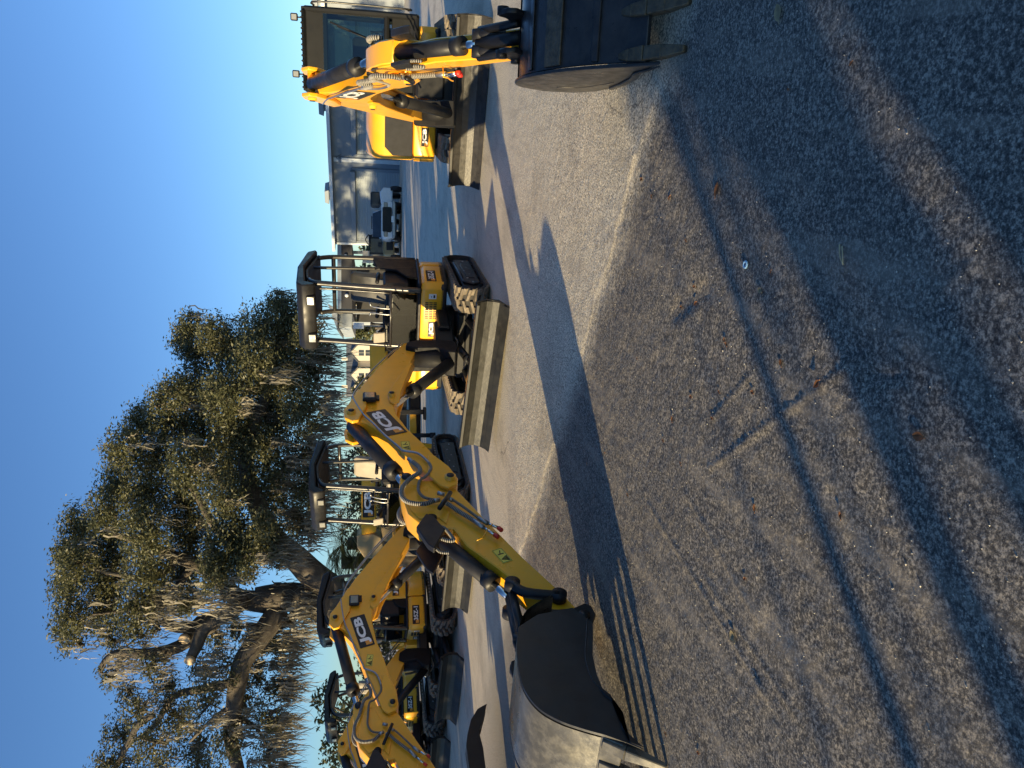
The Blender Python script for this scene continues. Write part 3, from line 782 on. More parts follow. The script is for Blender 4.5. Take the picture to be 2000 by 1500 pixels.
        # front lower screen
        b = Bd(); b.prism(T, [(yr + .02, .92), (yl - .06, .92), (yl - .06, 1.24), (yr + .02, 1.24)], pf + .135, pf + .14, 'x', 0)
        b.obj('front_screen', 'clearglass', root)
        # side guard panel
        b = Bd(); b.prism(T, [(-.72, .88), (-.10, .88), (-.14, 1.05), (-.34, 1.18), (-.40, 1.45), (-.70, 1.5)], yl - .02, yl + .02, bev=.01)
        b.obj('side_guard', 'cabblack', root)
        sx, sy = -.34, .34
    else:
        yl, yr = .95, -.12; pf, pr = .42, -.85; zb, zt = .88, 2.44
        def q4(nm, mat, A, *bx):
            b = Bd(); [b.tube(x, rr_, 8, smooth=0) for x, rr_ in bx]; return b.obj(nm, mat, A)
        fx = lambda z: pf - (.16 * max(0, z - 1.5) / .9)
        b = Bd()
        for y_ in (yl, yr):
            b.tube([T(fx(zb), y_, zb), T(fx(1.5), y_, 1.5), T(fx(zt), y_, zt)], .045, 8, smooth=0)
            b.tube([T(pr, y_, zb), T(pr, y_, zt)], .045, 8, smooth=0)
            b.tube([T(-.35, y_, zb), T(-.35, y_, zt)], .03, 8, smooth=0)
            b.tube([T(fx(zb), y_, zb), T(pr, y_, zb)], .045, 8, smooth=0)
            b.tube([T(fx(zt), y_, zt), T(pr, y_, zt)], .045, 8, smooth=0)
        for z_ in (zb, 1.30, zt): b.tube([T(fx(z_), yl, z_), T(fx(z_), yr, z_)], .04, 8, smooth=0)
        b.box(T, pr, pf - .1, yr, yl, zt, zt + .05, .03)
        b.box(T, pf - .02, pf, yr, yl, zb, zb + .35, .01)
        cb = b.obj('cab_frame', 'cabblack', root)
        b = Bd(); b.faces([T(fx(1.30) - .002, yr, 1.30), T(fx(1.3) - .002, yl, 1.3), T(fx(2.2) - .002, yl, 2.2), T(fx(2.2) - .002, yr, 2.2)], [[0, 1, 2, 3]]); b.obj('windscreen', 'glass', cb)
        for y_ in (yl, yr):
            b = Bd(); b.faces([T(pr, y_, zb + .4), T(fx(1.3), y_, zb + .4), T(fx(zt), y_, zt), T(pr, y_, zt)], [[0, 1, 2, 3]]); b.obj('side_window', 'glass', cb)
        b = Bd(); b.faces([T(pr, yr, 1.3), T(pr, yl, 1.3), T(pr, yl, zt), T(pr, yr, zt)], [[0, 1, 2, 3]]); b.obj('rear_window', 'glass', cb)
        # ribbed visor across the roof front
        b = Bd(); b.box(T, fx(zt) - .02, fx(zt) + .035, yr - .02, yl + .03, zt - .30, zt + .06, .01)
        for j in range(15):
            y_ = yr + .02 + j * (yl - yr) / 15; b.tube([T(fx(zt) + .05, y_, zt + .07), T(fx(zt) + .05, y_ + .03, zt + .03)], .012, 6, smooth=0)
        b.obj('roof_visor', 'cabblack', cb)
        for y_ in (yl - .12, yr + .20):
            L = Fr(T(fx(zt), y_, zt + .16), Y, Z, X)
            b = Bd(); b.box(L, -.05, .05, -.05, .05, -.04, .03, .012); b.tube([T(fx(zt), y_, zt + .03), T(fx(zt), y_, zt + .12)], .01, 6, smooth=0)
            q = b.obj('work_lamp', 'blacksatin', cb)
            b = Bd(); b.box(L, -.036, .036, -.036, .036, .03, .036, .003); b.obj('lamp_lens', 'lens', cb)
        b = Bd(); b.tube([T(fx(2.3) + .03, yl + .09, 1.0), T(fx(2.3) + .10, yl + .10, 1.05), T(fx(2.3) + .05, yl + .10, 2.25), T(fx(2.3) - .02, yl + .05, 2.32)], .014, 8)
        b.obj('grab_rail', 'post', cb)
        b = Bd(); b.tube([T(fx(1.35) + .02, .55, 1.35), T(fx(2.0) + .02, .75, 2.0)], .008, 6, smooth=0); b.tube([T(fx(1.9) + .02, .62, 1.55), T(fx(2.0) + .02, .80, 2.1)], .012, 6, smooth=0)
        b.obj('wiper', 'blacksatin', cb)
        sx, sy = -.35, .45
    # seat
    b = Bd(); sm = 'seatpale' if pale else 'seat'
    b.prism(T, [(sx - .20, 1.16), (sx + .24, 1.16), (sx + .28, 1.22), (sx + .24, 1.28), (sx - .12, 1.26), (sx - .2, 1.5), (sx - .26, 1.80), (sx - .33, 1.82), (sx - .37, 1.76), (sx - .30, 1.3)], sy - .23, sy + .23, bev=.035)
    seat = b.obj('seat', sm, root)
    b = Bd(); b.box(T, sx - .25, sx + .2, sy - .2, sy + .2, .90, 1.16, .02); b.obj('seat_base', 'blacksatin', seat)
    for s_ in (-1, 1):
        b = Bd(); b.box(T, sx - .1, sx + .34, sy + s_ * .30 - .06, sy + s_ * .30 + .06, 1.0, 1.36, .03)
        b.tube([T(sx + .27, sy + s_ * .30, 1.36), T(sx + .28, sy + s_ * .29, 1.46), T(sx + .29, sy + s_ * .28, 1.53)], [.014, .014, .025], 8)
        b.tube([T(sx - .18, sy + s_ * .27, 1.42), T(sx + .1, sy + s_ * .27, 1.44)], .028, 8, smooth=0)
        b.obj('control_console', 'blacksatin', root)
    for s_ in (-.045, .045):
        b = Bd(); b.tube([T(.10, sy + s_, .90), T(.12, sy + s_, 1.3), T(.06, sy + s_, 1.52)], .009, 6)
        b.tube([T(.06, sy + s_, 1.52), T(.05, sy + s_ * 2.2, 1.54)], .014, 6, smooth=0)
        b.obj('travel_lever', 'zinc', root)
    b = Bd(); b.box(T, -.02, .20, -.12, .06, .90, 1.30, .03); b.box(Fr(T(.1, -.05, 1.38), X + Z * .5, Y, Z - X * .5), -.07, .07, -.08, .10, -.02, .03, .01)
    b.obj('dash_console', 'blacksatin', root)
    # mirror
    b = Bd(); b.tube([T(.22, yr, 1.05), T(.30, yr - .06, 1.25), T(.28, yr + .10, 1.38)], .008, 6)
    L = Fr(T(.29, yr + .16, 1.40), Y, Z + X * .2, X); b.mi = 1; b.box(L, -.08, .08, -.07, .09, 0, .03, .012)
    b.obj('mirror', ['blacksatin', 'seatpale'], root)
    # hose bundle at kingpost
    b = Bd()
    for j in range(5):
        y_ = .08 + j * .06
        b.tube([T(.55, y_, .62), T(.75, y_ + .02, .60 - j * .02), T(.92, .22 + j * .02, .72), T(.96, .22 + j * .02, .92)], .013, 7)
    b.obj('hose_bundle', 'hose', root)
    b = Bd()
    for j in range(4):
        b.tube([T(.62, .10 + j * .07, .48), T(.85, .14 + j * .05, .40), T(.98, .22 + j * .02, .52)], .011, 7)
    for j in range(3): b.cyl(T(.98, .16 + j * .05, .50), T(1.02, .16 + j * .05, .57), .02, 10)
    b.obj('hose_fitting', 'zinc', root)
    if armkw: arm(root, **armkw)
    return root, T, U

# ================================================================= MACHINES
fA = FOOT + DIR * A_foot[0]
kA = dict(foot=(fA.x, fA.y, A_foot[1]), dr=DIR, joint=(A_joint[0] - A_foot[0], A_joint[1]), end=(A_end[0] - A_foot[0], A_end[1]), tip=(A_tip[0] - A_foot[0], A_tip[1]),
          bw=2 * max(.25, (Vector((TIP.x, TIP.y)) - FOOT).dot(NRM)), sc=1.1)
print('ARM', kA)
rootA, TA, UA = excavator((.77, 10.6), 248.8, 237, 'middle mini excavator under an open canopy, its boom reaching down to the big sunlit bucket', kA,
    dict(c_r=(.87, 8.15, 0), c_l=(-.82, 9.12, .09), hgt=.36), number='35Z-1')
kB = dict(foot=(-2.41, 11.67, .95), dr=(-.56, -.83), joint=(2.88, 1.26), end=(4.5, .35), tip=(5.5, .05), bw=.5, sc=1.15, bend=1.18,
          thumb=[(951, 1373), (933, 1383), (920, 1404), (913, 1433), (911, 1455), (917, 1500), (949, 1500), (944, 1460), (937, 1433), (937, 1423), (941, 1415), (945, 1399), (948, 1388)])
excavator((-2.08, 12.6), 249, 228, 'mini excavator left of the middle one, pale seat and sun gleaming on its canopy posts', kB,
    dict(c_r=(-1.98, 10.65, 0), c_l=(-3.55, 11.5, .05), hgt=.40), number='35Z-1', pale=True, frontlogo=True)
kE = dict(foot=(-5.06, 13.67, .95), dr=(-.56, -.83), joint=(2.9, 1.26), end=(4.3, .35), tip=(5.4, .05), bw=.5, sc=1.1, lens=False, bend=1.15)
excavator((-4.62, 14.4), 249, 212, 'mini excavator third from the right end of the canopy row, its counterweight towards the camera', kE,
    dict(c_r=(-4.6, 12.35, 0), c_l=(-6.1, 13.3, .03), hgt=.38), number='35Z-1', frontlogo=True, pale=True, door=True)
kF = dict(foot=(-7.65, 15.7, .95), dr=(-.56, -.83), joint=(2.9, 1.22), end=(4.3, .35), tip=(5.4, .05), bw=.5, sc=1.0, hoses=False, lens=False)
excavator((-7.35, 16.4), 249, 228, 'mini excavator at the far left end of the row under the foliage', kF,
    dict(c_r=(-7.0, 14.5, 0), c_l=(-8.6, 15.3, .03), hgt=.38), number='35Z-1', frontlogo=False, pale=True)
profC = ([(5.10, .54), (5.22, .61), (5.42, .62), (5.62, .56), (5.82, .46), (5.99, .33), (6.12, .20)], [(6.06, .11), (5.85, .06), (5.60, .045), (5.36, .05), (5.16, .09), (5.02, .20), (4.99, .40)])
kC = dict(foot=(3.45, 9.5, .9), dr=(-.255, -.967), joint=(3.88, 1.22), end=(5.12, .46), tip=(6.42, .02), bw=.50, prof=profC, hs=-1, sc=1.02, platemat='greybucket', shellmat='greybucket', nteeth=3, lens=False, king=None)
excavator((4.55, 11.5), 248, 248, 'mini excavator with a glazed cab and a dark toothed bucket resting close to the camera', kC,
    dict(c_r=(4.62, 9.25, .02), c_l=(2.80, 10.55, .0), hgt=.44, mat='greybucket'), cab=True, number=None)

# ================================================================= GROUND
def asphalt(name, near=True):
    m, nt, b = new_mat(name)
    tc = N(nt, 'ShaderNodeTexCoord'); sp = N(nt, 'ShaderNodeSeparateXYZ'); nt.links.new(tc.outputs['Object'], sp.inputs[0])
    def math_(op, a, c):
        n = N(nt, 'ShaderNodeMath', operation=op)
        for i, v in enumerate((a, c)):
            if hasattr(v, 'links'): nt.links.new(v, n.inputs[i])
            else: n.inputs[i].default_value = v
        return n.outputs[0]
    X, Y = sp.outputs[0], sp.outputs[1]
    mix_val = lambda p_, q_: math_('ADD', math_('MULTIPLY', p_, .82), math_('MULTIPLY', q_, .18))
    wob = math_('MULTIPLY', math_('SUBTRACT', noise(nt, 1.3, 5, .7, vec=tc.outputs['Object']), .5), .62)
    # patch edge: straight joint between the old near surfacing and the paler lot
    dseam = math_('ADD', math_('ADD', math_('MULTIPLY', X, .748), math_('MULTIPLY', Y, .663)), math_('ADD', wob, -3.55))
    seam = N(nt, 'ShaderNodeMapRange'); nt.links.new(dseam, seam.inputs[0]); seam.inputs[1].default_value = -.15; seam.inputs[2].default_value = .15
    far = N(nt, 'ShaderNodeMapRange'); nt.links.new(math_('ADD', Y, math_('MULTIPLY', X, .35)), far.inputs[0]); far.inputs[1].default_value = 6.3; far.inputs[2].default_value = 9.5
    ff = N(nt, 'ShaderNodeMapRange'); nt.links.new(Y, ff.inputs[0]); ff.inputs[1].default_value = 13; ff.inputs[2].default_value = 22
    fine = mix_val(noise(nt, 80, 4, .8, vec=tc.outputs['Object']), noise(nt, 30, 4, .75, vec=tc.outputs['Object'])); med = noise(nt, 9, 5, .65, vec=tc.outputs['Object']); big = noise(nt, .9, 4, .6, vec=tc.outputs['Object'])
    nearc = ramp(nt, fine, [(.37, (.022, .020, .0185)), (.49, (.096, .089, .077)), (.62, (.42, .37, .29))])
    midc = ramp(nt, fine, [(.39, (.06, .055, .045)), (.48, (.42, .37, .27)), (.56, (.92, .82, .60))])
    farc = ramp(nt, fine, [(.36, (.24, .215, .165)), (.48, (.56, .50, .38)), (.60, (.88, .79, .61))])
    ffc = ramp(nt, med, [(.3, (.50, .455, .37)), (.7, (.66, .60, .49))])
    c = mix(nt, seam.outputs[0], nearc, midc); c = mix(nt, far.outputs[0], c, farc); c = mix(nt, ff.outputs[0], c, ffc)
    # stones showing through
    vo = N(nt, 'ShaderNodeTexVoronoi'); vo.inputs['Scale'].default_value = 55; vo.inputs['Randomness'].default_value = 1; nt.links.new(tc.outputs['Object'], vo.inputs['Vector'])
    spk = ramp(nt, vo.outputs['Distance'], [(.10, 1), (.16, 0)])
    rnd_ = ramp(nt, vo.outputs['Color'], [(.72, 0), (.8, .55)])
    c = mix(nt, mix(nt, 1.0, spk, rnd_, 'MULTIPLY'), c, (.42, .38, .31))
    # broad wear and drag streaks
    mr = N(nt, 'ShaderNodeMapping'); mr.inputs['Rotation'].default_value = (0, 0, R(21)); nt.links.new(tc.outputs['Object'], mr.inputs[0])
    st = noise(nt, 1.8, 7, .7, vec=mr.outputs[0], stretch=(3.2, .45, 1))
    c = mix(nt, ramp(nt, st, [(.50, 0), (.64, .40)]), c, (.34, .295, .225))
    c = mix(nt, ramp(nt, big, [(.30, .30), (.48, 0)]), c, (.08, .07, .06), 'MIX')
    # dusty pale film along the joint
    jn = N(nt, 'ShaderNodeMath', operation='ABSOLUTE'); nt.links.new(math_('ADD', dseam, -.12), jn.inputs[0])
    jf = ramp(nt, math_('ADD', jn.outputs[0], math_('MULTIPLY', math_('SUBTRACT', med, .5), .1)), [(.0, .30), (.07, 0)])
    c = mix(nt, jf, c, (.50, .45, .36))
    # wandering hairline cracks and oil blotches
    wv = N(nt, 'ShaderNodeTexNoise'); wv.inputs['Scale'].default_value = 2.5; wv.inputs['Detail'].default_value = 5; nt.links.new(tc.outputs['Object'], wv.inputs['Vector'])
    vm = N(nt, 'ShaderNodeVectorMath', operation='MULTIPLY_ADD'); nt.links.new(wv.outputs['Color'], vm.inputs[0]); vm.inputs[1].default_value = (.35, .35, 0); nt.links.new(tc.outputs['Object'], vm.inputs[2])
    ve = N(nt, 'ShaderNodeTexVoronoi'); ve.feature = 'DISTANCE_TO_EDGE'; ve.inputs['Scale'].default_value = .42; nt.links.new(vm.outputs[0], ve.inputs['Vector'])
    ck = ramp(nt, ve.outputs['Distance'], [(.0, 1), (.0045, 0)])
    ckm = ramp(nt, noise(nt, .8, 3, .6, vec=tc.outputs['Object']), [(.52, 0), (.62, .6)])
    c = mix(nt, mix(nt, 1.0, ck, ckm, 'MULTIPLY'), c, (.02, .019, .018))
    oil = ramp(nt, noise(nt, 1.1, 4, .6, vec=mr.outputs[0]), [(.66, 0), (.74, .3)])
    c = mix(nt, oil, c, (.03, .029, .03))
    nt.links.new(c, b.inputs['Base Color']); b.inputs['Roughness'].default_value = .82; b.inputs['Specular IOR Level'].default_value = .35
    bn = N(nt, 'ShaderNodeBump'); bn.inputs['Strength'].default_value = .42; bn.inputs['Distance'].default_value = .006
    h1 = math_('ADD', math_('MULTIPLY', noise(nt, 60, 5, .75, vec=tc.outputs['Object']), .9), math_('MULTIPLY', noise(nt, 14, 3, .6, vec=tc.outputs['Object']), .8))
    nt.links.new(h1, bn.inputs['Height']); nt.links.new(bn.outputs[0], b.inputs['Normal'])
    return m
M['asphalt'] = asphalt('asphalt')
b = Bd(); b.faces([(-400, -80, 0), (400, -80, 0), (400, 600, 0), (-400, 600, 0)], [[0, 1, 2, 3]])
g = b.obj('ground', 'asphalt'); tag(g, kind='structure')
# finely rough asphalt close to the camera, real relief
def vnoise(X, Y, cell, seed):
    rs = np.random.RandomState(seed); n = 257; T_ = rs.rand(n, n)
    gx = X / cell; gy = Y / cell; ix = np.floor(gx).astype(int); iy = np.floor(gy).astype(int); fx = gx - ix; fy = gy - iy
    fx = fx * fx * (3 - 2 * fx); fy = fy * fy * (3 - 2 * fy)
    g_ = lambda a, c: T_[a % n, c % n]
    return (g_(ix, iy) * (1 - fx) + g_(ix + 1, iy) * fx) * (1 - fy) + (g_(ix, iy + 1) * (1 - fx) + g_(ix + 1, iy + 1) * fx) * fy
x0, x1, y0, y1, st = -3.6, 3.6, 1.2, 8.2, .0145
nx, ny = int((x1 - x0) / st), int((y1 - y0) / st)
XX, YY = np.meshgrid(np.linspace(x0, x1, nx), np.linspace(y0, y1, ny), indexing='ij')
H = .0042 * vnoise(XX, YY, .030, 1) + .0030 * vnoise(XX, YY, .017, 2) + .005 * vnoise(XX, YY, .10, 3) + .006 * vnoise(XX, YY, .45, 4)
rough_ = 1.0
ds = XX * .748 + YY * .663 - 3.66 + .10 * (vnoise(XX, YY, .35, 5) - .5) + .05 * (vnoise(XX, YY, .08, 6) - .5)
H *= 1 - .45 / (1 + np.exp(-np.clip(ds, -1, 1) * 14))
H += .011 / (1 + np.exp(-np.clip(ds, -1, 1) * 45)) + .003 * np.exp(-(ds / .025) ** 2)
def groove(p, q, wd, dp, H):
    p = np.array(p); q = np.array(q); d = q - p; L = np.hypot(*d); d = d / L
    t = np.clip((XX - p[0]) * d[0] + (YY - p[1]) * d[1], 0, L)
    dist = np.hypot(XX - p[0] - d[0] * t, YY - p[1] - d[1] * t) + .01 * (vnoise(XX, YY, .06, 9) - .5)
    return H + dp * np.exp(-(dist / wd) ** 2)
for a_, c_, wd, dp in (((1390, 915), (1700, 688), .012, .0075), ((1740, 650), (1900, 520), .012, .007), ((1395, 815), (1470, 735), .011, .007), ((1270, 985), (1500, 1360), .016, .007), ((1345, 965), (1480, 1210), .016, .006), ((1380, 1130), (1560, 1400), .016, .006), ((1700, 742), (1760, 735), .022, -.016), ((1320, 610), (1385, 560), .05, -.012), ((1650, 700), (1690, 690), .02, -.01)):
    A_ = atz(*a_); C_ = atz(*c_); H = groove((A_.x, A_.y), (C_.x, C_.y), wd, dp, H)
edge = np.minimum(np.minimum(XX - x0, x1 - XX), np.minimum(YY - y0, y1 - YY)); H = .0015 + H * np.clip(edge / .5, 0, 1) * .8
me = bpy.data.meshes.new('asphalt_surface')
vs = np.stack([XX, YY, H], -1).reshape(-1, 3).astype(np.float32)
i = np.arange(nx * ny).reshape(nx, ny); q = np.stack([i[:-1, :-1], i[1:, :-1], i[1:, 1:], i[:-1, 1:]], -1).reshape(-1, 4)
def quick_mesh(me, vs, q, smooth=False):
    k = q.shape[1]
    me.vertices.add(len(vs)); me.vertices.foreach_set('co', vs.ravel()); me.loops.add(q.size); me.loops.foreach_set('vertex_index', q.ravel().astype(np.int32))
    me.polygons.add(len(q)); me.polygons.foreach_set('loop_start', np.arange(0, q.size, k, dtype=np.int32))
    me.polygons.foreach_set('use_smooth', np.full(len(q), smooth)); me.update(calc_edges=True)
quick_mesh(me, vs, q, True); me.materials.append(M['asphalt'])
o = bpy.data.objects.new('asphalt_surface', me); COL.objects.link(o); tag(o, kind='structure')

# loose things on the asphalt
def ground_z(p): 
    ix = int((p.x - x0) / (x1 - x0) * (nx - 1)); iy = int((p.y - y0) / (y1 - y0) * (ny - 1))
    return float(H[ix, iy]) if 0 <= ix < nx and 0 <= iy < ny else 0.0
leaves = [(1256, 350, .06, 1.2), (1277, 383, .04, .6), (1312, 387, .05, 2.2), (1345, 470, .035, 1), (1332, 600, .05, 1.3), (1362, 593, .055, 2), (1410, 765, .03, 1), (1532, 708, .05, .4), (1606, 750, .06, 2.2), (1476, 766, .04, 1.2),
          (1318, 818, .04, .2), (1353, 775, .04, 1.4), (1480, 992, .055, .1), (1650, 1006, .04, .3), (1230, 966, .04, 1.2), (1395, 817, .035, 1.5), (1248, 700, .03, 1), (1305, 1432, .04, 1.1), (1368, 1470, .04, 1.8), (1460, 1130, .04, 2.0), (1335, 905, .035, .8),
          (1425, 672, .035, .7), (1510, 532, .03, 2.5), (1360, 560, .04, 1.4), (1420, 663, .03, .2), (1150, 905, .035, .4), (1185, 885, .03, 1.9), (1545, 175, .03, 1), (1670, 125, .035, 2), (1300, 860, .03, 1.1)]
def leaf_obj(x, y, L, a, mat, label, group, name='fallen_leaf', wr=.32):
    p = atz(x, y); p.z = ground_z(p) + .004
    F = heading((p.x, p.y, p.z), math.degrees(a)); b = Bd(); n = 7; cu = rnd.uniform(.10, .3)
    rows = []
    for i in range(n):
        t = i / (n - 1); wv = math.sin(math.pi * min(1, t * .92 + .06)) ** .8 * L * wr
        zc = L * cu * (2 * t - 1) ** 2 * .5
        rows.append([F((t - .5) * L, -wv, zc + wv * .35), F((t - .5) * L, 0, zc), F((t - .5) * L, wv, zc + wv * .45)])
    vs = [v for r in rows for v in r]
    fs = []
    for i in range(n - 1):
        for j in range(2): fs.append([3 * i + j, 3 * i + j + 1, 3 * i + j + 4, 3 * i + j + 3])
    bv, q_ = b.faces(vs, fs)
    r_ = bmesh.ops.solidify(b.bm, geom=q_, thickness=.0012)
    b.tube([F(-.5 * L, 0, L * cu * .5), F(-.68 * L, .02 * L, .002 + L * cu * .4)], .0012, 5, smooth=0)
    o = b.obj(name, mat, origin=(p.x, p.y, p.z)); return tag(o, label, 'leaf', group)
for (x, y, L, a) in leaves:
    leaf_obj(x, y, L * .62 * rnd.uniform(.9, 1.15), a, 'leafbrown', 'small curled brown leaf lying on the rough asphalt', 'brown leaves scattered on the asphalt')
leaf_obj(1408, 370, .062, -.35, 'leafbrown', 'large pointed brown leaf lying in the shade, biggest of the leaves', 'brown leaves scattered on the asphalt')
leaf_obj(1803, 852, .042, 1.45, 'leafbrown', 'long reddish leaf lying alone in the broad dark shadow', 'brown leaves scattered on the asphalt')
leaf_obj(1490, 567, .035, 1.0, 'leafpale', 'pale oval leaf near the blue plastic ring', 'pale leaves on the asphalt')
leaf_obj(1437, 1242, .05, .8, 'leafpale', 'broad pale leaf lying below the digging bucket teeth', 'pale leaves on the asphalt', wr=.42)
leaf_obj(1527, 25, .07, 0.2, 'leafpale', 'long pale leaf right of the dark bucket at the frame edge', 'pale leaves on the asphalt')
p = atz(1461, 517); b = Bd()
b.tube([(p.x + .013 * math.cos(t), p.y + .013 * math.sin(t), ground_z(p) + .006) for t in [i * math.pi / 8 for i in range(17)]], .0045, 8, caps=False, smooth=0)
tag(b.obj('plastic_ring', 'washer', origin=(p.x, p.y, 0)), 'small pale blue plastic ring lying on the asphalt', 'ring')
p = atz(1655, 518); z = ground_z(p) + .006; b = Bd()
b.tube([(p.x, p.y, z), (p.x + .03, p.y + .012, z + .004), (p.x + .07, p.y + .02, z)], .0025, 6); b.tube([(p.x + .005, p.y + .002, z), (p.x + .035, p.y - .004, z + .006), (p.x + .06, p.y + .002, z + .003)], .002, 6)
tag(b.obj('forked_twig', 'leafpale', origin=(p.x, p.y, 0)), 'short pale forked twig lying on the shaded asphalt', 'twig')
# loose grit
b = Bd()
for i in range(1400):
    y = rnd.uniform(1.4, 6.2); x = rnd.uniform(-.56, .56) * y * 1.0
    p = Vector((x, y, 0)); r = rnd.uniform(.0015, .0042); z = ground_z(p) + r * .4
    vs = [(x + rnd.uniform(.6, 1.2) * r * dx, y + rnd.uniform(.6, 1.2) * r * dy, z + rnd.uniform(.6, 1.0) * r * dz) for dx, dy, dz in ((1, 0, 0), (-1, 0, 0), (0, 1, 0), (0, -1, 0), (0, 0, 1), (0, 0, -1))]
    b.faces(vs, [[0, 2, 4], [2, 1, 4], [1, 3, 4], [3, 0, 4], [2, 0, 5], [1, 2, 5], [3, 1, 5], [0, 3, 5]])
M['grit'] = surf('pale_grit', (.42, .39, .33), .5, var=.5, vscale=90)
tag(b.obj('loose_grit', 'grit', smooth=False), 'fine pale stone grit strewn over the asphalt', 'grit', kind='stuff')

# ================================================================= BACKGROUND
# metal building, front wall from its near corner rightwards
BP = Vector((8.55, 46.5)); BE = Vector((.69, -.725)).normalized(); BN = Vector((-BE.y, BE.x))   # BN points away from camera
if BN.y < 0: BN = -BN
def bw_(x, y):
    r = ray(x, y); t = (BN.x * BP.x + BN.y * BP.y) / (BN.x * r.x + BN.y * r.y)
    X = Vector((r.x * t, r.y * t)) - BP; return (X.dot(BE), CAMH + r.z * t)
G = Fr((BP.x, BP.y, 0), (BE.x, BE.y, 0), (BN.x, BN.y, 0))
root = empty('metal_building', (BP.x, BP.y, 0), 'long low blue-grey metal building with roller doors behind the lot', 'building')
BL = 22.0; HE = bw_(652, 400)[1]
b = Bd(); b.box(G, 0, BL, 0, 11, -.1, HE, 0); wall = b.obj('wall', 'bwall', root)
b = Bd(); b.prism(G, [(-.5, HE), (-.5, HE + .14), (5.5, HE + .25), (11.6, HE + .14), (11.6, HE)], -.15, BL + .2, 'x', .01)
roof = b.obj('roof', 'broof', root)
b = Bd(); b.box(G, -.16, BL, -.56, -.503, HE + .0, HE + .17, .004); b.obj('gutter', 'btrim', roof)
b = Bd(); b.box(G, .0, .16, -.05, -.002, 0, HE - .01, .004); b.obj('corner_trim', 'btrim', wall)
zs = bw_(676, 400)[1]
b = Bd(); b.box(G, .18, BL, -.02, -.002, zs - .03, zs + .03, 0); b.box(G, .18, BL, -.03, -.002, .0, .12, 0); b.obj('wall_seam', 'bwall', wall)
for (ya, yb) in ((469, 333), (300, 196), (152, 20)):
    sa, zt_ = bw_(697, ya); sb, _ = bw_(697, yb)
    b = Bd(); nn = 26
    for i in range(nn):
        z_ = zt_ * i / nn; b.prism(G, [(-.03, z_ + .002), (-.05, z_ + zt_ / nn * .5), (-.03, z_ + zt_ / nn - .002), (-.003, z_ + zt_ / nn - .002), (-.003, z_ + .002)], sa, sb, 'x', 0)
    d_ = b.obj('roller_door', 'bdoor', root)
    b = Bd(); b.box(G, sa - .18, sa, -.08, -.003, 0, zt_ + .2, .005); b.box(G, sb, sb + .18, -.08, -.003, 0, zt_ + .2, .005); b.box(G, sa, sb, -.10, -.003, zt_, zt_ + .2, .005)
    b.obj('door_frame', 'bwall', d_)
    b = Bd(); b.box(G, sa - .05, sb + .05, -.3, -.11, zt_ + .02, zt_ + .30, .02); b.obj('shutter_box', 'bwall', d_)
s_, _ = bw_(700, 312)
b = Bd(); b.box(G, s_ - .12, s_ + .12, -.12, -.003, 0, HE - .1, .01); b.obj('downspout', 'btrim', wall)
b = Bd(); zl = bw_(663, 308)[1]; b.tube([G(s_ + .3, -.05, zl - .1), G(s_ + .3, -.4, zl + .15), G(s_ + .3, -.6, zl)], .03, 6); b.box(G, s_ + .18, s_ + .42, -.75, -.5, zl - .12, zl + .03, .02)
b.obj('wall_lamp', 'lampgrey', wall)
for i, (x, ya, yb, xb) in enumerate(((623, 184, 219, 650), (635, 361, 392, 655), (610, -16, 12, 640))):
    Yv = (34.5, 42.5, 30.2)[i] + 7
    pa = at(x, ya, Yv); pb = at(x, yb, Yv); w_ = (pa.x - pb.x); cx_ = (pa.x + pb.x) / 2; zt_ = pa.z
    zb_ = at(xb, ya, Yv).z - .8
    V = Fr((cx_, Yv, 0), (BE.x, BE.y, 0), (BN.x, BN.y, 0))
    b = Bd(); b.box(V, -w_ * .30, w_ * .30, -w_ * .3, w_ * .3, zb_, zt_ - .22, .01)
    b.prism(V, [(-w_ * .5, zt_ - .26), (w_ * .5, zt_ - .26), (w_ * .40, zt_), (-w_ * .40, zt_)], -w_ * .5, w_ * .5, bev=.01)
    b.obj('roof_vent', 'bwall', roof)
# open shed beside it
SP = at(660, 488, 42.5)
root = empty('open_shed', (5.4, 48, 0), 'open drive-through shed with a dark ceiling and lamps beside the metal building', 'shed')
z1 = at(690, 560, 48).z; z2 = at(660, 560, 48).z
xl = at(700, 640, 48).x; xr = at(700, 488, 48).x; xm = at(700, 612, 48).x
D_ = Fr((0, 0, 0), (1, 0, 0), (0, 1, 0))
b = Bd(); b.box(D_, xm, xr + .4, 47.2, 58, z2 - .25, z2, .02)
b.prism(D_, [(xl, z1 + .1), (xm, z1 + .05), (xm, z2), (xl, z2 - .05)], 48.2, 58, bev=.02); b.obj('roof', 'broof', root)
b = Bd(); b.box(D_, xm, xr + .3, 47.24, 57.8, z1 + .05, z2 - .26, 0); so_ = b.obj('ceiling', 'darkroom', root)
b = Bd(); b.prism(D_, [(xl - .2, z2 + .02), (xm + .2, z2 + .02), ((xl + xm) / 2 + 1.0, z2 + .6)], 47.6, 58, bev=.01); b.obj('gable_roof', 'broof', root)
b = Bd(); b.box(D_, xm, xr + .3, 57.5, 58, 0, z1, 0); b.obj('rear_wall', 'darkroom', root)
for x_, y_ in ((675, 500), (677, 577)):
    p = at(x_, y_, 47.15); b = Bd(); b.sphere(p, .12, 10, (1, .5, 1)); b.obj('ceiling_lamp', 'white', so_)
for x_ in (xl + .3, xm + .1, xr - .1):
    b = Bd(); b.box(D_, x_ - .09, x_ + .09, 48.3, 48.5, 0, z1 + .05, .01); b.obj('shed_post', 'btrim', root)
pa = at(708, 513, 42); pb = at(708, 490, 42)
b = Bd(); b.box(D_, pa.x, pb.x, 41.9, 42.1, at(768, 500, 42).z, pa.z, .01); b.obj('side_wall', 'cream', root)
pa = at(690, 636, 40)
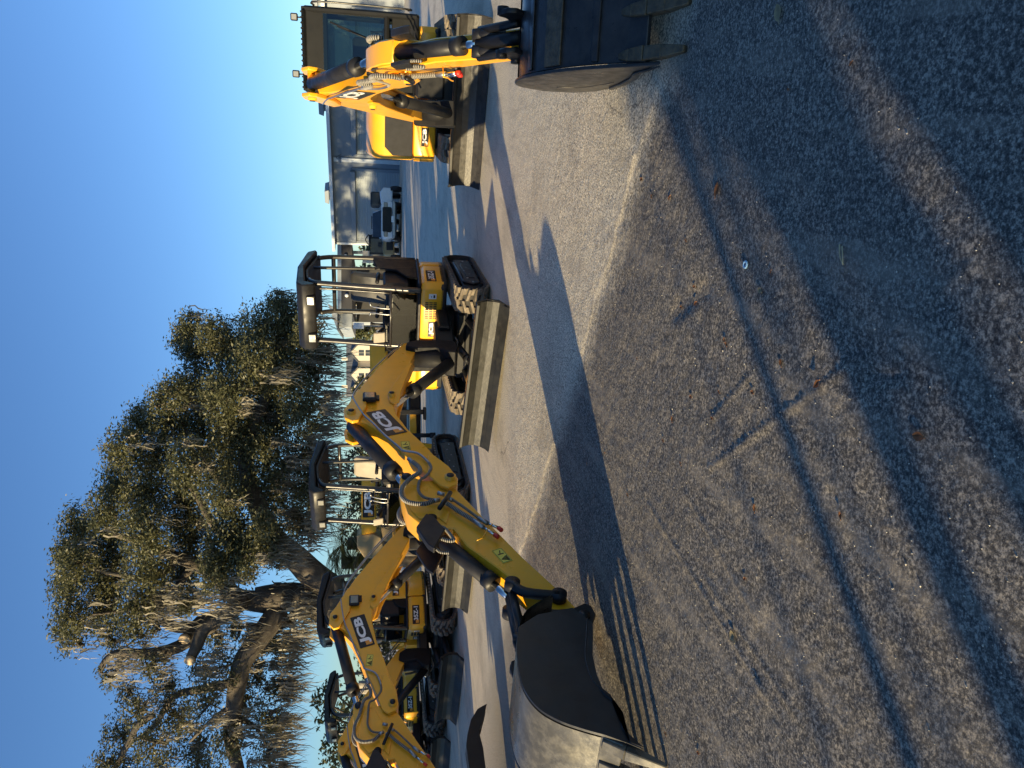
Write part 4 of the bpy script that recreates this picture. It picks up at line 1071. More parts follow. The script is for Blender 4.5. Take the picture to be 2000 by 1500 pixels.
root = empty('yard_sign', (pa.x, 40, 0), 'small white sign panel on a thin post behind the canopy', 'sign')
b = Bd(); b.box(D_, pa.x - .16, pa.x + .16, 40, 40.04, pa.z - .55, pa.z, .005); b.obj('sign_panel', 'white', root)
b = Bd(); b.box(D_, pa.x - .03, pa.x + .03, 40.05, 40.1, 0, pa.z, .005); b.obj('sign_post', 'lampgrey', root)

# houses beyond the road
def house(yc, hw_px, label, gables, Yh=150):
    c = at(735, yc, Yh); s_ = Yh / FPX
    root = empty('house', (c.x, Yh, 0), label, 'house', 'white houses beyond the road')
    hw_ = hw_px * s_; ze = at(699, yc, Yh).z; zr = at(683, yc, Yh).z
    H_ = Fr((c.x, Yh, 0), (1, 0, 0), (0, 1, 0))
    b = Bd(); b.box(H_, -hw_, hw_, 0, 8, 0, ze, 0); b.obj('wall', 'cream', root)
    b = Bd(); b.prism(H_, [(-.5, ze), (8.5, ze), (4, zr + .8)], -hw_ - .4, hw_ + .4, 'x', 0); rf_ = b.obj('roof', 'houseroof', root)
    for gy in gables:
        gx = (yc - gy) * s_
        b = Bd(); b.prism(H_, [(gx - 1.5, 0), (gx + 1.5, 0), (gx + 1.5, ze), (gx, ze + 1.4), (gx - 1.5, ze)], -1.2, 3, bev=0); b.obj('gable_wall', 'cream', root)
        b = Bd()
        for sg in (1, -1): b.prism(H_, [(gx, ze + 1.62), (gx, ze + 1.44), (gx + sg * 1.75, ze - .12), (gx + sg * 1.85, ze)], -1.4, 3.2, bev=0)
        b.obj('gable_roof', 'houseroof', root)
        for z_ in (1.9, ze - 1.2):
            b = Bd(); b.box(H_, gx - .55, gx - .05, -1.24, -1.203, z_, z_ + 1.0, 0); b.box(H_, gx + .05, gx + .55, -1.24, -1.203, z_, z_ + 1.0, 0); b.obj('window', 'window', root)
    k = -hw_ + 1
    while k < hw_ - 1:
        if all(abs(k - (yc - gy) * s_) > 1.9 for gy in gables):
            for z_ in (1.7, ze - 1.3):
                b = Bd(); b.box(H_, k - .5, k + .5, -.04, -.003, z_, z_ + 1.1, 0); wn = b.obj('window', 'window', root)
                b = Bd(); b.box(H_, k - .6, k + .6, -.05, -.003, z_ - .12, z_ - .01, 0); b.box(H_, k - .03, k + .03, -.06, -.041, z_, z_ + 1.1, 0); b.obj('window_frame', 'white', wn)
        k += 2.1
    b = Bd(); b.box(H_, -hw_ * .5, -hw_ * .5 + .6, 3.5, 4.3, zr, zr + 1.7, 0); b.obj('chimney', 'cream', rf_)
house(690, 26, 'white two-storey house with one front gable, right of its neighbour', [690])
house(745, 26, 'white two-storey house with a wide front gable beside the tree, left of its neighbour', [735, 762])
house(590, 22, 'white two-storey house glimpsed under the open shed roof', [590])
# street lamps
def lamp(y, xt, Yl, label, double=True, sp=22):
    p = at(xt, y, Yl); s_ = Yl / FPX
    root = empty('street_lamp', (p.x, Yl, 0), label, 'street lamp', 'street lamps along the road')
    b = Bd(); b.tube([(p.x, Yl, 0), (p.x, Yl, p.z)], [.11, .07], 8, smooth=0); b.obj('pole', 'lampgrey', root)
    for sg in ((1, -1) if double else (1,)):
        b = Bd(); e_ = sp * s_
        b.tube([(p.x, Yl, p.z - .5), (p.x + sg * e_ * .4, Yl, p.z + .1), (p.x + sg * e_, Yl, p.z + .35)], .045, 6); a_ = b.obj('lamp_arm', 'lampgrey', root)
        b = Bd(); b.sphere((p.x + sg * e_ * 1.12, Yl, p.z + .33), .32, 10, (1.2, .6, .35)); b.obj('lamp_head', 'lampgrey', a_)
lamp(771, 640, 100, 'double-armed grey street lamp under the hanging moss', True)
lamp(838, 652, 130, 'thin distant street lamp just right of the second canopy', False, 14)
lamp(655, 664, 130, 'thin distant street lamp seen through the middle canopy', False, 10)

# pickup truck, nose towards the camera
def vehicle():
    c = at(783, 430, 39.2); root = empty('service_truck', (c.x, 39.2, 0), 'white service pickup with black grille parked before the roller door', 'truck')
    V = Fr((c.x, 39.2, 0), (1, 0, 0), (0, 1, 0))
    b = Bd(); b.prism(V, [(-.92, .42), (.92, .42), (.97, .62), (.94, .98), (.80, 1.06), (-.80, 1.06), (-.94, .98), (-.97, .62)], 0, 1.5, bev=.03)
    body = b.obj('body', 'carwhite', root)
    b = Bd(); b.prism(V, [(1.1, 1.03), (1.65, 1.50), (2.9, 1.52), (3.2, 1.03)], -.78, .78, 'x', .05); b.box(V, -.95, .95, 1.5, 5.4, .45, 1.05, .04); b.obj('cab', 'carwhite', root)
    b = Bd(); b.faces([V(-.72, 1.08, 1.07), V(.72, 1.08, 1.07), V(.66, 1.60, 1.50), V(-.66, 1.60, 1.50)], [[0, 1, 2, 3]]); b.obj('windscreen', 'window', root)
    b = Bd(); b.prism(V, [(-.66, .60), (-.60, .52), (.60, .52), (.66, .60), (.66, .93), (.60, 1.0), (-.60, 1.0), (-.66, .93)], -.05, -.005, bev=.02)
    for i in range(5): b.box(V, -.62, .62, -.075, -.051, .58 + i * .08, .60 + i * .08, 0)
    b.box(V, -.93, .93, -.10, -.02, .27, .36, .02)
    b.obj('grille', 'blacksatin', root)
    for sg in (1, -1):
        b = Bd(); b.box(V, *sorted((sg * .62, sg * .90)), -.06, .02, .74, .94, .03); b.obj('headlight', 'lens', root)
        b = Bd(); b.box(V, *sorted((sg * 1.0, sg * 1.16)), .95, 1.02, 1.02, 1.22, .02); b.obj('mirror', 'blacksatin', root)
        for yy in (.75, 4.3):
            b = Bd(); b.cyl(V(sg * .72, yy, .38), V(sg * .95, yy, .38), .38, 20); w_ = b.obj('wheel', 'blacksatin', root)
            b = Bd(); b.cyl(V(sg * .94, yy, .38), V(sg * .965, yy, .38), .2, 14); b.obj('rim', 'zinc', w_)
    b = Bd(); b.prism(V, [(-.98, .38), (-.80, .34), (.80, .34), (.98, .38), (.96, .50), (-.96, .50)], -.16, .0, bev=.03); b.obj('bumper', 'zinc', root)
    b = Bd(); b.box(V, -.16, .16, -.17, -.145, .42, .55, .005); b.obj('number_plate', 'white', root)
    b = Bd()
    b.box(V, -.9, -.1, 3.4, 3.6, 1.5, 1.56, .01); b.box(V, -.62, -.12, 3.5, 4.1, 1.25, 1.72, .03); b.tube([V(-.7, 3.6, 1.7), V(-.4, 3.6, 1.9), V(-.1, 3.6, 1.72)], .03, 6); b.tube([V(.2, 3.4, 1.0), V(.2, 3.4, 1.55), V(.9, 3.4, 1.55)], .03, 6, smooth=0)
    b.obj('bed_equipment', 'blacksatin', root)
    # second machine parked beside it
    c = at(783, 385, 39.6); root = empty('utility_machine', (c.x, 39.6, 0), 'white and black utility cart parked right of the service truck', 'cart')
    V = Fr((c.x, 39.6, 0), (1, 0, 0), (0, 1, 0))
    b = Bd(); b.prism(V, [(-.5, .5), (.45, .45), (.5, .95), (.2, 1.15), (-.45, 1.05)], 0, 1.6, bev=.05); b.obj('body', 'carwhite', root)
    b = Bd(); b.box(V, -.35, .4, .6, 1.3, 1.1, 1.62, .08); b.obj('seat', 'seat', root)
    for sg in (-.42, .42):
        for yy in (.1, 1.5):
            b = Bd(); b.cyl(V(sg - .1, yy, .3), V(sg + .1, yy, .3), .3, 16); b.obj('wheel', 'blacksatin', root)
    # tan skid steer
    c = at(780, 480, 40.3); root = empty('skid_steer', (c.x, 40.3, 0), 'tan skid steer loader with black cab by the building corner', 'loader')
    V = Fr((c.x, 40.3, 0), (1, 0, 0), (0, 1, 0))
    b = Bd(); b.prism(V, [(-.5, .35), (.5, .35), (.52, .85), (.45, .95), (-.45, .95), (-.52, .85)], 0, 2.0, bev=.05); b.obj('body', 'beige', root)
    b = Bd(); b.box(V, -.26, .26, -.05, -.003, .42, .78, .05); b.obj('grille', 'blacksatin', root)
    b = Bd()
    for sx_ in (-.42, .42):
        for sy_ in (.2, 1.3): b.box(V, sx_ - .04, sx_ + .04, sy_ - .04, sy_ + .04, .95, 1.62, .01)
    b.box(V, -.5, .5, .1, 1.4, 1.62, 1.68, .02); b.obj('cab_frame', 'blacksatin', root)
    b = Bd(); b.faces([V(-.4, .2, .97), V(.4, .2, .97), V(.4, .2, 1.6), V(-.4, .2, 1.6)], [[0, 1, 2, 3]]); b.obj('window', 'window', root)
    for sg in (-.62, .62):
        b = Bd(); b.prism(V, [(0.1, .05), (1.7, .05), (1.95, .3), (1.75, .55), (.1, .55), (-.1, .3)], sg - .14, sg + .14, 'x', .03); b.obj('rubber_track', 'rubber', root)
vehicle()

# backhoe loader partly hidden behind the middle machine
def backhoe():
    Y0 = 15.5; root = empty('backhoe_loader', (0, Y0, 0), 'yellow backhoe loader hidden behind the boom of the middle excavator', 'loader')
    P = lambda x, y: (at(x, y, Y0).x, at(x, y, Y0).z)
    V = Fr((0, Y0, 0), (1, 0, 0), (0, 1, 0))
    b = Bd(); b.prism(V, [P(723, 742), P(757, 745), P(757, 560 + 90), P(730, 650), P(722, 675)], 0, 1.1, bev=.03); b.obj('engine_hood', 'yellow', root)
    b = Bd(); b.prism(V, [P(757, 740), P(800, 755), P(830, 740), P(830, 650), P(757, 650)], .05, 1.0, bev=.02); b.obj('fuel_tank', 'black', root)
    b = Bd(); b.prism(V, [P(828, 728), P(850, 735), P(852, 755), P(846, 762), P(828, 756), P(808, 745)], -.15, .5, bev=.02); b.obj('counterweight', 'yellow', root)
    b = Bd(); b.prism(V, [P(775, 745), P(790, 748), P(790, 700), P(778, 698)], -.03, .05, bev=.01); b.obj('side_rail', 'black', root)
    b = Bd(); q = P(828, 804); t_ = P(770, 804)
    b.box(V, q[0] - .05, q[0] + .05, -.2, -.1, q[1] + .02, t_[1], .01); b.box(V, q[0] - .16, q[0] + .10, -.3, .0, q[1] - .03, q[1] + .02, .01); b.box(V, q[0] - .4, q[0] + .9, -.15, 0, t_[1] - .25, t_[1] - .1, .01)
    b.obj('stabiliser_leg', 'black', root)
    b = Bd(); q = P(847, 849); t_ = P(800, 849); b.cyl(V(q[0], -.2, q[1]), V(t_[0], -.2, t_[1]), .045, 12); b.cyl(V(q[0], -.2, q[1] - .02), V(q[0], -.2, q[1] + .09), .06, 12)
    b.obj('slew_ram', 'blacksatin', root)
    b = Bd(); b.prism(V, [P(815, 862), P(845, 866), P(850, 905), P(838, 912), P(838, 880), P(820, 878)], -.25, -.15, bev=.01); b.prism(V, [P(800, 800), P(812, 800), P(815, 912), P(800, 912)], -.1, .1, bev=.01); b.obj('backhoe_bracket', 'yellow', root)
    for x_, r_ in ((.45, .52), (-2.0, .62)):
        b = Bd(); b.cyl(V(x_, .55, r_), V(x_, 1.0, r_), r_, 28); w_ = b.obj('wheel', 'rubber', root)
        b = Bd(); b.cyl(V(x_, .52, r_), V(x_, .56, r_), r_ * .5, 20); b.obj('rim', 'yellow', w_)
    b = Bd(); b.tube([V(.85 + i * .0, -.1, .9 - .1 * i) for i in range(2)], .01, 5, smooth=0); b.box(V, -2.2, .9, .3, .9, .5, .75, .03); b.obj('chassis_frame', 'black', root)
    # telescopic machine behind the second canopy
    Y0 = 17.5; c = at(720, 1000, Y0); root = empty('compact_loader', (c.x, Y0, 0), 'yellow compact loader whose lettered lift arm shows through the second canopy', 'loader')
    V = Fr((0, Y0, 0), (1, 0, 0), (0, 1, 0)); P = lambda x, y: (at(x, y, Y0).x, at(x, y, Y0).z)
    b = Bd(); b.prism(V, [P(706, 1045), P(735, 1040), P(733, 930), P(706, 925)], 0, .25, bev=.02); arm_ = b.obj('lift_arm', 'yellow', root)
    o_ = P(733, 1010); e_ = P(733, 957)
    sticker('brand_decal', arm_, V(o_[0], -.003, o_[1] + .02), (1, 0, 0), (0, 0, 1), e_[0] - o_[0], .27, 'JCB', square=True, tw=(.10, .95), th=(.14, .86), bold=.045)
    b = Bd(); b.prism(V, [P(697, 1045), P(730, 1042), P(745, 1050), P(752, 1075), P(738, 1092), P(712, 1092), P(697, 1070)], .05, .8, bev=.03); b.prism(V, [P(745, 925), P(745, 1060), P(850, 1060), P(850, 925)], .1, 1.2, bev=.05)
    b.obj('body', 'beige', root)
    b = Bd(); b.prism(V, [P(745, 985), P(745, 1030), P(770, 1025), P(770, 985)], -.1, .1, bev=.02); b.obj('hinge_block', 'blacksatin', root)
    for y_ in (935, 1050):
        p = P(840, y_); b = Bd(); b.cyl(V(p[0], -.1, .4), V(p[0], .15, .4), .4, 24); b.obj('wheel', 'rubber', root)
backhoe()

# ================================================================= TREES
def leaf_cloud(name, clumps, n_per, size, mat, parent, seed=1, origin=(0, 0, 0), flat=.75):
    rs = np.random.RandomState(seed); C_, R_, K = [], [], []
    for (c, r, w_) in clumps:
        k = int(n_per * w_ * (r ** 2)); 
        # sprays: sub-clusters gathered near the clump's rim, denser on top
        ns = max(6, int(k / 16)); d = rs.normal(size=(ns, 3)); d /= np.linalg.norm(d, axis=1)[:, None]
        rad = r * (rs.rand(ns) ** .45); sc = np.array(c) + d * rad[:, None] * np.array([1, 1, flat])
        per = 16; pts = np.repeat(sc, per, 0) + rs.normal(size=(ns * per, 3)) * np.array([.165, .165, .11]) * (.7 + .3 * r)
        C_.append(pts)
    P = np.concatenate(C_); n = len(P)
    a = rs.normal(size=(n, 3)); a[:, 2] *= .6; a /= np.linalg.norm(a, axis=1)[:, None]
    b_ = rs.normal(size=(n, 3)); b_ -= a * (a * b_).sum(1)[:, None]; b_ /= np.linalg.norm(b_, axis=1)[:, None]
    s_ = size * (.6 + .8 * rs.rand(n))[:, None]
    v = np.stack([P - a * s_, P + b_ * s_ * .38, P + a * s_, P - b_ * s_ * .38], 1).reshape(-1, 3) - np.array(origin)
    me = bpy.data.meshes.new(name); quick_mesh(me, v.astype(np.float32), np.arange(n * 4).reshape(n, 4)); me.materials.append(M[mat])
    o = bpy.data.objects.new(name, me); COL.objects.link(o); o.parent = parent; return o
def moss_cloud(name, spots, parent, origin, seed=3, mat='moss', wd=.035):
    rs = np.random.RandomState(seed); V_, Q_ = [], []; base = 0
    for (c, spread, L, n) in spots:
        for _ in range(n):
            p = np.array(c) + rs.normal(size=3) * np.array([spread, spread, spread * .25]); l = L * (.35 + .8 * rs.rand() ** 1.5)
            a = rs.rand() * 6.28; dx = np.array([math.cos(a), math.sin(a), 0]) * wd * (.3 + .8 * rs.rand()); sg = 6; dr = rs.normal(size=3) * .16 * l; dr[2] = 0
            dr += np.array([-.05 * l, 0, 0])
            for k in range(sg + 1):
                t = k / sg; q = p + dr * t * t - np.array([0, 0, l * t]) + rs.normal(size=3) * .032; ww = (1 - t) ** .7 * (0.55 + .9 * rs.rand()) + .04
                V_ += [q - dx * ww, q + dx * ww]
            for k in range(sg): o_ = base + 2 * k; Q_.append([o_, o_ + 1, o_ + 3, o_ + 2])
            base += 2 * (sg + 1)
    me = bpy.data.meshes.new(name); quick_mesh(me, (np.array(V_) - np.array(origin)).astype(np.float32), np.array(Q_)); me.materials.append(M[mat])
    o = bpy.data.objects.new(name, me); COL.objects.link(o); o.parent = parent; return o
def twigs(name, mat, parent, limbs):
    b = Bd()
    for pts, r in limbs: b.tube(pts, r, 7, smooth=3)
    return b.obj(name, mat, parent)

# --- the big moss-hung oak
YO = 27.0
oak = empty('live_oak', (at(785, 1165, YO).x, YO, 0), 'huge spreading oak hung with pale moss behind the row of excavators', 'tree')
cl = [(560, 620, 42, 0), (600, 590, 24, -.5), (540, 590, 24, .5), (510, 640, 52, -1), (560, 680, 58, 1), (600, 650, 42, -1.5), (450, 680, 52, 1), (500, 705, 58, -2), (415, 655, 42, -.5), (385, 690, 42, 1), (365, 640, 30, 0), (350, 665, 26, 1),
      (560, 740, 56, -1), (500, 760, 60, 1.5), (440, 770, 58, -2), (385, 770, 52, .5), (345, 765, 38, -1), (605, 720, 40, 1), (630, 690, 26, 0), (590, 800, 50, -2), (530, 830, 60, 1), (460, 840, 64, -1), (390, 840, 56, 2), (325, 820, 50, 0), (275, 828, 40, 1), (310, 780, 24, -1),
      (240, 880, 44, -1), (300, 890, 56, 1), (370, 910, 56, -2), (440, 910, 58, 2), (520, 900, 58, -1.5), (590, 885, 44, 1), (600, 950, 40, -1), (530, 970, 56, 2), (440, 980, 58, -2.5), (360, 985, 56, 1), (285, 965, 56, -1), (225, 945, 44, .5), (205, 1000, 42, -1), (152, 1030, 40, .5),
      (212, 1060, 56, 1.5), (285, 1040, 56, -2), (370, 1055, 58, 2), (450, 1060, 56, -2.5), (520, 1040, 52, -3), (580, 1020, 34, 1), (125, 1080, 30, 0), (150, 1100, 44, -1), (205, 1130, 54, 1), (285, 1110, 52, -1), (350, 1125, 48, 2), (420, 1110, 46, -3), (480, 1090, 44, -3), (540, 1080, 30, -3),
      (128, 1150, 34, .5), (135, 1205, 38, -1), (200, 1195, 48, 1), (265, 1190, 44, -1), (310, 1175, 34, 2), (145, 1255, 28, 0), (215, 1250, 34, 1), (262, 1240, 26, -1), (300, 1225, 24, 1), (120, 1240, 20, 0),
      (210, 1320, 22, 0), (245, 1350, 26, 1), (290, 1300, 28, -1), (320, 1340, 38, 1), (265, 1385, 32, -1), (340, 1395, 46, 0), (400, 1370, 46, -2), (235, 1435, 38, 1), (300, 1450, 48, -1), (380, 1455, 52, 2), (450, 1440, 46, -1), (470, 1370, 40, 1), (520, 1400, 36, -1), (525, 1465, 38, 1), (205, 1490, 34, 0), (455, 1300, 36, -1), (500, 1325, 32, 1), (545, 1345, 24, 0), (420, 1240, 30, 1), (460, 1230, 26, -1), (390, 1300, 30, 1), (360, 1180, 24, -1), (540, 1260, 24, 0), (505, 1270, 24, 1),
      (300, 1530, 60, 0), (400, 1530, 60, 1), (500, 1530, 50, -1), (230, 1540, 50, 0)]
clumps = []
for (x, y, r, dy) in cl:
    Yc = YO + dy; clumps.append((tuple(at(x, y, Yc)), r / FPX * Yc * 1.0, .55 if y > 1215 else 1.25))
oo = tuple(oak.location)
leaf_cloud('crown', clumps, 3400, .058, 'leaf', oak, 11, oo)
def L_(pts, r0, r1):
    P = [at(x, y, YO + dy) for x, y, dy in pts]; return (P, [r0, r1])
limbs = [([at(800, 1168, YO), at(700, 1170, YO), at(640, 1180, YO), at(570, 1165, YO), at(500, 1170, YO)], [.95, .78, .62, .52, .42]),
         L_([(660, 1160, 0), (610, 1120, -.3), (575, 1085, -.6), (535, 1050, -1), (500, 980, -1), (480, 900, -1), (500, 820, -1), (530, 750, -.5), (540, 680, 0)], .55, .08),
         L_([(520, 1175, 0), (460, 1165, .3), (420, 1120, .5), (350, 1090, .5), (280, 1060, 0), (210, 1040, 0)], .40, .07), L_([(480, 1170, 0), (440, 1200, -.4), (400, 1225, -.6), (385, 1260, -.8), (372, 1285, -1)], .30, .165),
         L_([(430, 1205, 0), (390, 1215, .2), (365, 1245, -.3)], .26, .18), L_([(400, 1225, 0), (345, 1225, .3), (318, 1212, .5)], .22, .15),
         L_([(420, 1215, 0), (350, 1262, .2), (290, 1276, 0), (232, 1275, 0), (205, 1292, 0), (195, 1312, 0)], .26, .07), L_([(235, 1276, 0), (232, 1300, 0), (226, 1318, .1)], .10, .05),
         L_([(545, 1190, 0), (510, 1240, -.5), (475, 1290, -1), (462, 1340, -1), (455, 1400, -.8), (450, 1440, -.6), (470, 1520, -.5)], .42, .20), L_([(465, 1330, 0), (400, 1345, 0), (340, 1360, .4), (300, 1420, .5), (240, 1460, .5)], .18, .05),
         L_([(300, 1395, 0), (270, 1415, 0), (252, 1450, 0), (235, 1480, 0), (215, 1520, 0)], .13, .08), L_([(600, 1175, 0), (560, 1215, .5), (520, 1225, 1), (480, 1220, 1)], .22, .1), L_([(560, 1085, -.6), (500, 1075, -1), (430, 1040, -1), (380, 960, -.5), (330, 900, 0)], .26, .05),
         L_([(500, 980, -1), (430, 940, -1), (380, 860, 0), (330, 800, 0)], .18, .04), L_([(490, 880, -1), (440, 800, -1), (430, 720, 0), (400, 670, 0)], .16, .04), L_([(530, 750, -.5), (580, 700, -.5), (580, 640, 0)], .10, .03), L_([(380, 1100, .5), (330, 1160, .8), (250, 1190, .5), (180, 1200, 0)], .15, .04),
         L_([(350, 1090, .5), (300, 1130, .2), (220, 1120, 0), (160, 1110, 0)], .14, .03), L_([(455, 1400, -.8), (500, 1420, -.5), (520, 1460, 0)], .10, .03), L_([(470, 1370, -.8), (420, 1400, -1), (370, 1450, -.5)], .12, .03)]
twigs('trunk', 'bark', oak, limbs[:1])
for l in limbs[1:]: twigs('limb', 'bark', oak, [l])
# fine twigs
rs = random.Random(5); tw = []
for (c, r, w_) in clumps:
    c = Vector(c)
    for k in range(4):
        d = Vector((rs.uniform(-1, 1), rs.uniform(-1, 1), rs.uniform(-.5, .9))).normalized(); e = c + d * r * .9
        tw.append(([c - d * r * .3 + Vector((0, 0, -.2)), c + d * r * .3 + Vector((rs.uniform(-.2, .2), 0, rs.uniform(-.1, .2))), e], [.045, .012]))
tag(twigs('twigs', 'bark', oak, tw), kind='stuff')
for x, y, dy, r in ((362, 1245, -.42, .19), (372, 1287, -1.05, .17)):
    c = at(x, y, YO + dy); b = Bd(); b.cyl(c, c + Vector((-.06, -.10, .02)), r, 14); b.obj('pruned_end', 'cutwood', oak)
ms = []
for (x, y, r, dy) in cl:
    n = 14 if x < 330 else 40
    if x > 480: n = 80
    if y < 760: n = int(n * .35)
    Yc = YO + dy; R_ = r / FPX * Yc; c = at(x + r * .25, y, Yc)
    for k in range(3): ms.append((tuple(c + Vector((rnd.uniform(-.8, .8) * R_, rnd.uniform(-.8, .8) * R_, rnd.uniform(-.6, .3) * R_))), .10, 1.0 if x > 480 else .75, n // 2))
for (x, y, n, L) in ((640, 700, 40, 1.3), (650, 745, 30, .9), (630, 780, 60, 1.1), (640, 820, 60, 1.3), (620, 860, 70, 1.2), (640, 900, 80, 1.3), (625, 950, 90, 1.3), (630, 1000, 90, 1.2), (610, 1050, 50, 1.0), (560, 930, 60, 1.4), (570, 1000, 60, 1.3), (340, 1190, 80, 1.1), (300, 1180, 60, 1.1), (400, 1160, 60, 1.3), (470, 1060, 70, 1.3),
                     (560, 1240, 70, 1.5), (600, 1215, 60, 1.2), (570, 1290, 70, 1.2), (560, 1330, 60, 1.1), (550, 1400, 70, 1.2), (545, 1450, 80, 1.2), (480, 1420, 60, 1.2), (420, 1300, 60, 1.0), (240, 1300, 40, .8), (260, 1300, 40, .7), (320, 1300, 50, .8), (440, 1185, 60, 1.2), (560, 1180, 60, 1.0), (600, 1180, 60, 1.0)):
    ms.append((tuple(at(x - 10, y, YO + rnd.uniform(-1.5, 1))), .35, L, n)); ms.append((tuple(at(x - 30, y + rnd.uniform(-15, 15), YO + rnd.uniform(-1.5, 1))), .25, L * .9, n // 2))
moss_cloud('hanging_moss', ms, oak, oo)

def simple_tree(name, base, clumps_, label, cat, mat='leaf2', n=700, size=.11, trunk_r=.25, seed=1, group=None, flat=.8, lim=None):
    root = empty(name, base, label, cat, group)
    leaf_cloud('crown', clumps_, n, size, mat, root, seed, base, flat)
    B_ = Vector(base); L = []
    top = sum((Vector(c) for c, r, w_ in clumps_), Vector()) / len(clumps_)
    L.append(([B_, B_.lerp(top, .5), top], [trunk_r, trunk_r * .35]))
    twigs('trunk', 'bark', root, L)
    LL = []
    for c, r, w_ in clumps_[:14]: LL.append(([B_.lerp(top, .35), B_.lerp(top, .5).lerp(Vector(c), .5), Vector(c)], [trunk_r * .4, .02]))
    for l_ in LL: twigs('branch', 'bark', root, [l_])
    return root
def cpx(L, Yc): return [(tuple(at(x, y, Yc + dy)), r / FPX * Yc, w_) for x, y, r, dy, w_ in L]
simple_tree('broadleaf_tree', (at(780, 1440, 31).x, 31, 0), cpx([(625, 1365, 16, 0, .5), (650, 1350, 24, 0, 1), (640, 1400, 24, 0, .7), (660, 1420, 34, 1, 1), (690, 1370, 34, 0, 1), (700, 1440, 40, 0, 1), (650, 1470, 30, 0, .8), (680, 1500, 40, 1, 1), (720, 1400, 36, 0, 1), (740, 1460, 40, 0, 1), (730, 1520, 40, 0, 1), (760, 1420, 30, 0, 1)], 31),
            'pale green tree at the left edge beyond the last excavators', 'tree', n=650, seed=21)
simple_tree('broadleaf_tree', (at(780, 950, 34).x, 34, 0), cpx([(690, 900, 26, 0, .8), (670, 940, 22, 0, .6), (700, 950, 30, 0, .9), (680, 985, 26, 1, .7), (705, 1000, 30, 0, 1), (670, 1020, 26, 0, .6), (720, 920, 30, 0, 1), (735, 970, 34, 0, 1), (740, 1010, 34, 0, 1), (700, 880, 18, 0, .6), (690, 1040, 30, 0, .9), (740, 890, 26, 0, 1), (660, 905, 14, 0, .5)], 34),
            'loose leafy tree seen through the canopy of the second excavator', 'tree', n=520, seed=22)
simple_tree('broadleaf_tree', (at(760, 640, 70).x, 70, 0), cpx([(700, 640, 16, 0, 1), (695, 655, 13, 0, 1), (710, 650, 16, 0, 1), (706, 630, 13, 0, 1), (722, 645, 16, 0, 1), (690, 646, 9, 0, 1), (720, 625, 12, 0, 1)], 70),
            'small round olive tree seen through the middle canopy', 'tree', n=300, size=.2, seed=23)
simple_tree('broadleaf_tree', (at(760, 770, 110).x, 110, 0), cpx([(700, 760, 14, 0, 1), (708, 745, 12, 0, 1), (695, 775, 12, 0, 1), (712, 775, 14, 0, 1), (690, 765, 8, 0, 1), (715, 755, 12, 0, 1), (722, 740, 8, 0, 1)], 110),
            'dark round tree standing left of the white houses', 'tree', 'leaf', n=220, size=.28, seed=24)
simple_tree('broadleaf_tree', (at(760, 575, 60).x, 60, 0), cpx([(690, 545, 8, 0, 1), (694, 560, 8, 0, 1), (692, 578, 8, 0, 1), (690, 590, 7, 0, 1), (700, 555, 8, 0, 1)], 60), 'low scrubby tree beneath the far shed roof', 'tree', 'leaf2', n=300, size=.2, seed=25)
# distant tree belt, one mass
cb = []
rs = random.Random(9)
for i in range(120):
    x = -110 + i * 1.9; Y = 165 + rs.uniform(-6, 12)
    cb.append(((x, Y, rs.uniform(1.5, 4.0)), rs.uniform(2.0, 3.6), 1))
o = leaf_cloud('tree_belt', cb, 26, .45, 'leaf', None, 31); tag(o, 'far-off belt of dark trees along the horizon', 'trees', kind='stuff')
cb = []
for i in range(74):
    x = -19 + i * .235; cb.append(((x, 31.5 + rs.uniform(-1.2, 1.6), rs.uniform(.3, 1.9 if x < -4 else 1.0)), rs.uniform(.5, .95), 1))
o = leaf_cloud('undergrowth', cb, 620, .09, 'leaf', None, 33); tag(o, 'tangled dark undergrowth along the lot edge beneath the oak', 'undergrowth', kind='stuff')
# sago palms at the oak's foot
def palm(x, y, Yp, s_, label, seed):
    rs = random.Random(seed); c = at(x, y, Yp); root = empty('sago_palm', (c.x, Yp, 0), label, 'palm', 'spiky palms at the foot of the oak')
    b = Bd(); b.tube([(c.x, Yp, 0), (c.x, Yp, c.z - .1)], [.22, .18], 10, smooth=0); b.obj('trunk', 'bark', root)
    b = Bd()
    for i in range(46):
        a = rs.uniform(0, 6.283); el = rs.uniform(-.3, 1.25); L = s_ * rs.uniform(.7, 1.1); d = Vector((math.cos(a), math.sin(a), 0)); sd_ = Vector((-d.y, d.x, 0))
        pts = []
        for k in range(7):
            t = k / 6; pts.append(c + d * L * t * math.cos(el * (1 - .3 * t)) + Vector((0, 0, L * (math.sin(el) * t - .45 * t * t))))
        for k in range(1, 7):
            for m_ in range(3):
                q = pts[k - 1].lerp(pts[k], m_ / 3); l = s_ * .22 * math.sin(math.pi * min(.98, (k + m_ / 3) / 7.2)) + .03
                for sg in (1, -1):
                    e = q + sd_ * sg * l + d * l * .55 + Vector((0, 0, l * .25)); w_ = d * .012
                    b.faces([q - w_, q + w_, e + w_ * .2, e - w_ * .2], [[0, 1, 2, 3]])
    b.obj('fronds', 'palm', root, smooth=False)
palm(672, 1062, 22, 1.0, 'spiky palm tallest of those beside the oak trunk', 1)
palm(690, 1095, 21.5, .85, 'spiky palm left of the tallest one, against the trunk', 2)
palm(712, 1075, 21, .8, 'low spiky palm in front of the other two', 3)
palm(660, 1100, 23, .7, 'small spiky palm half behind the oak trunk', 4)

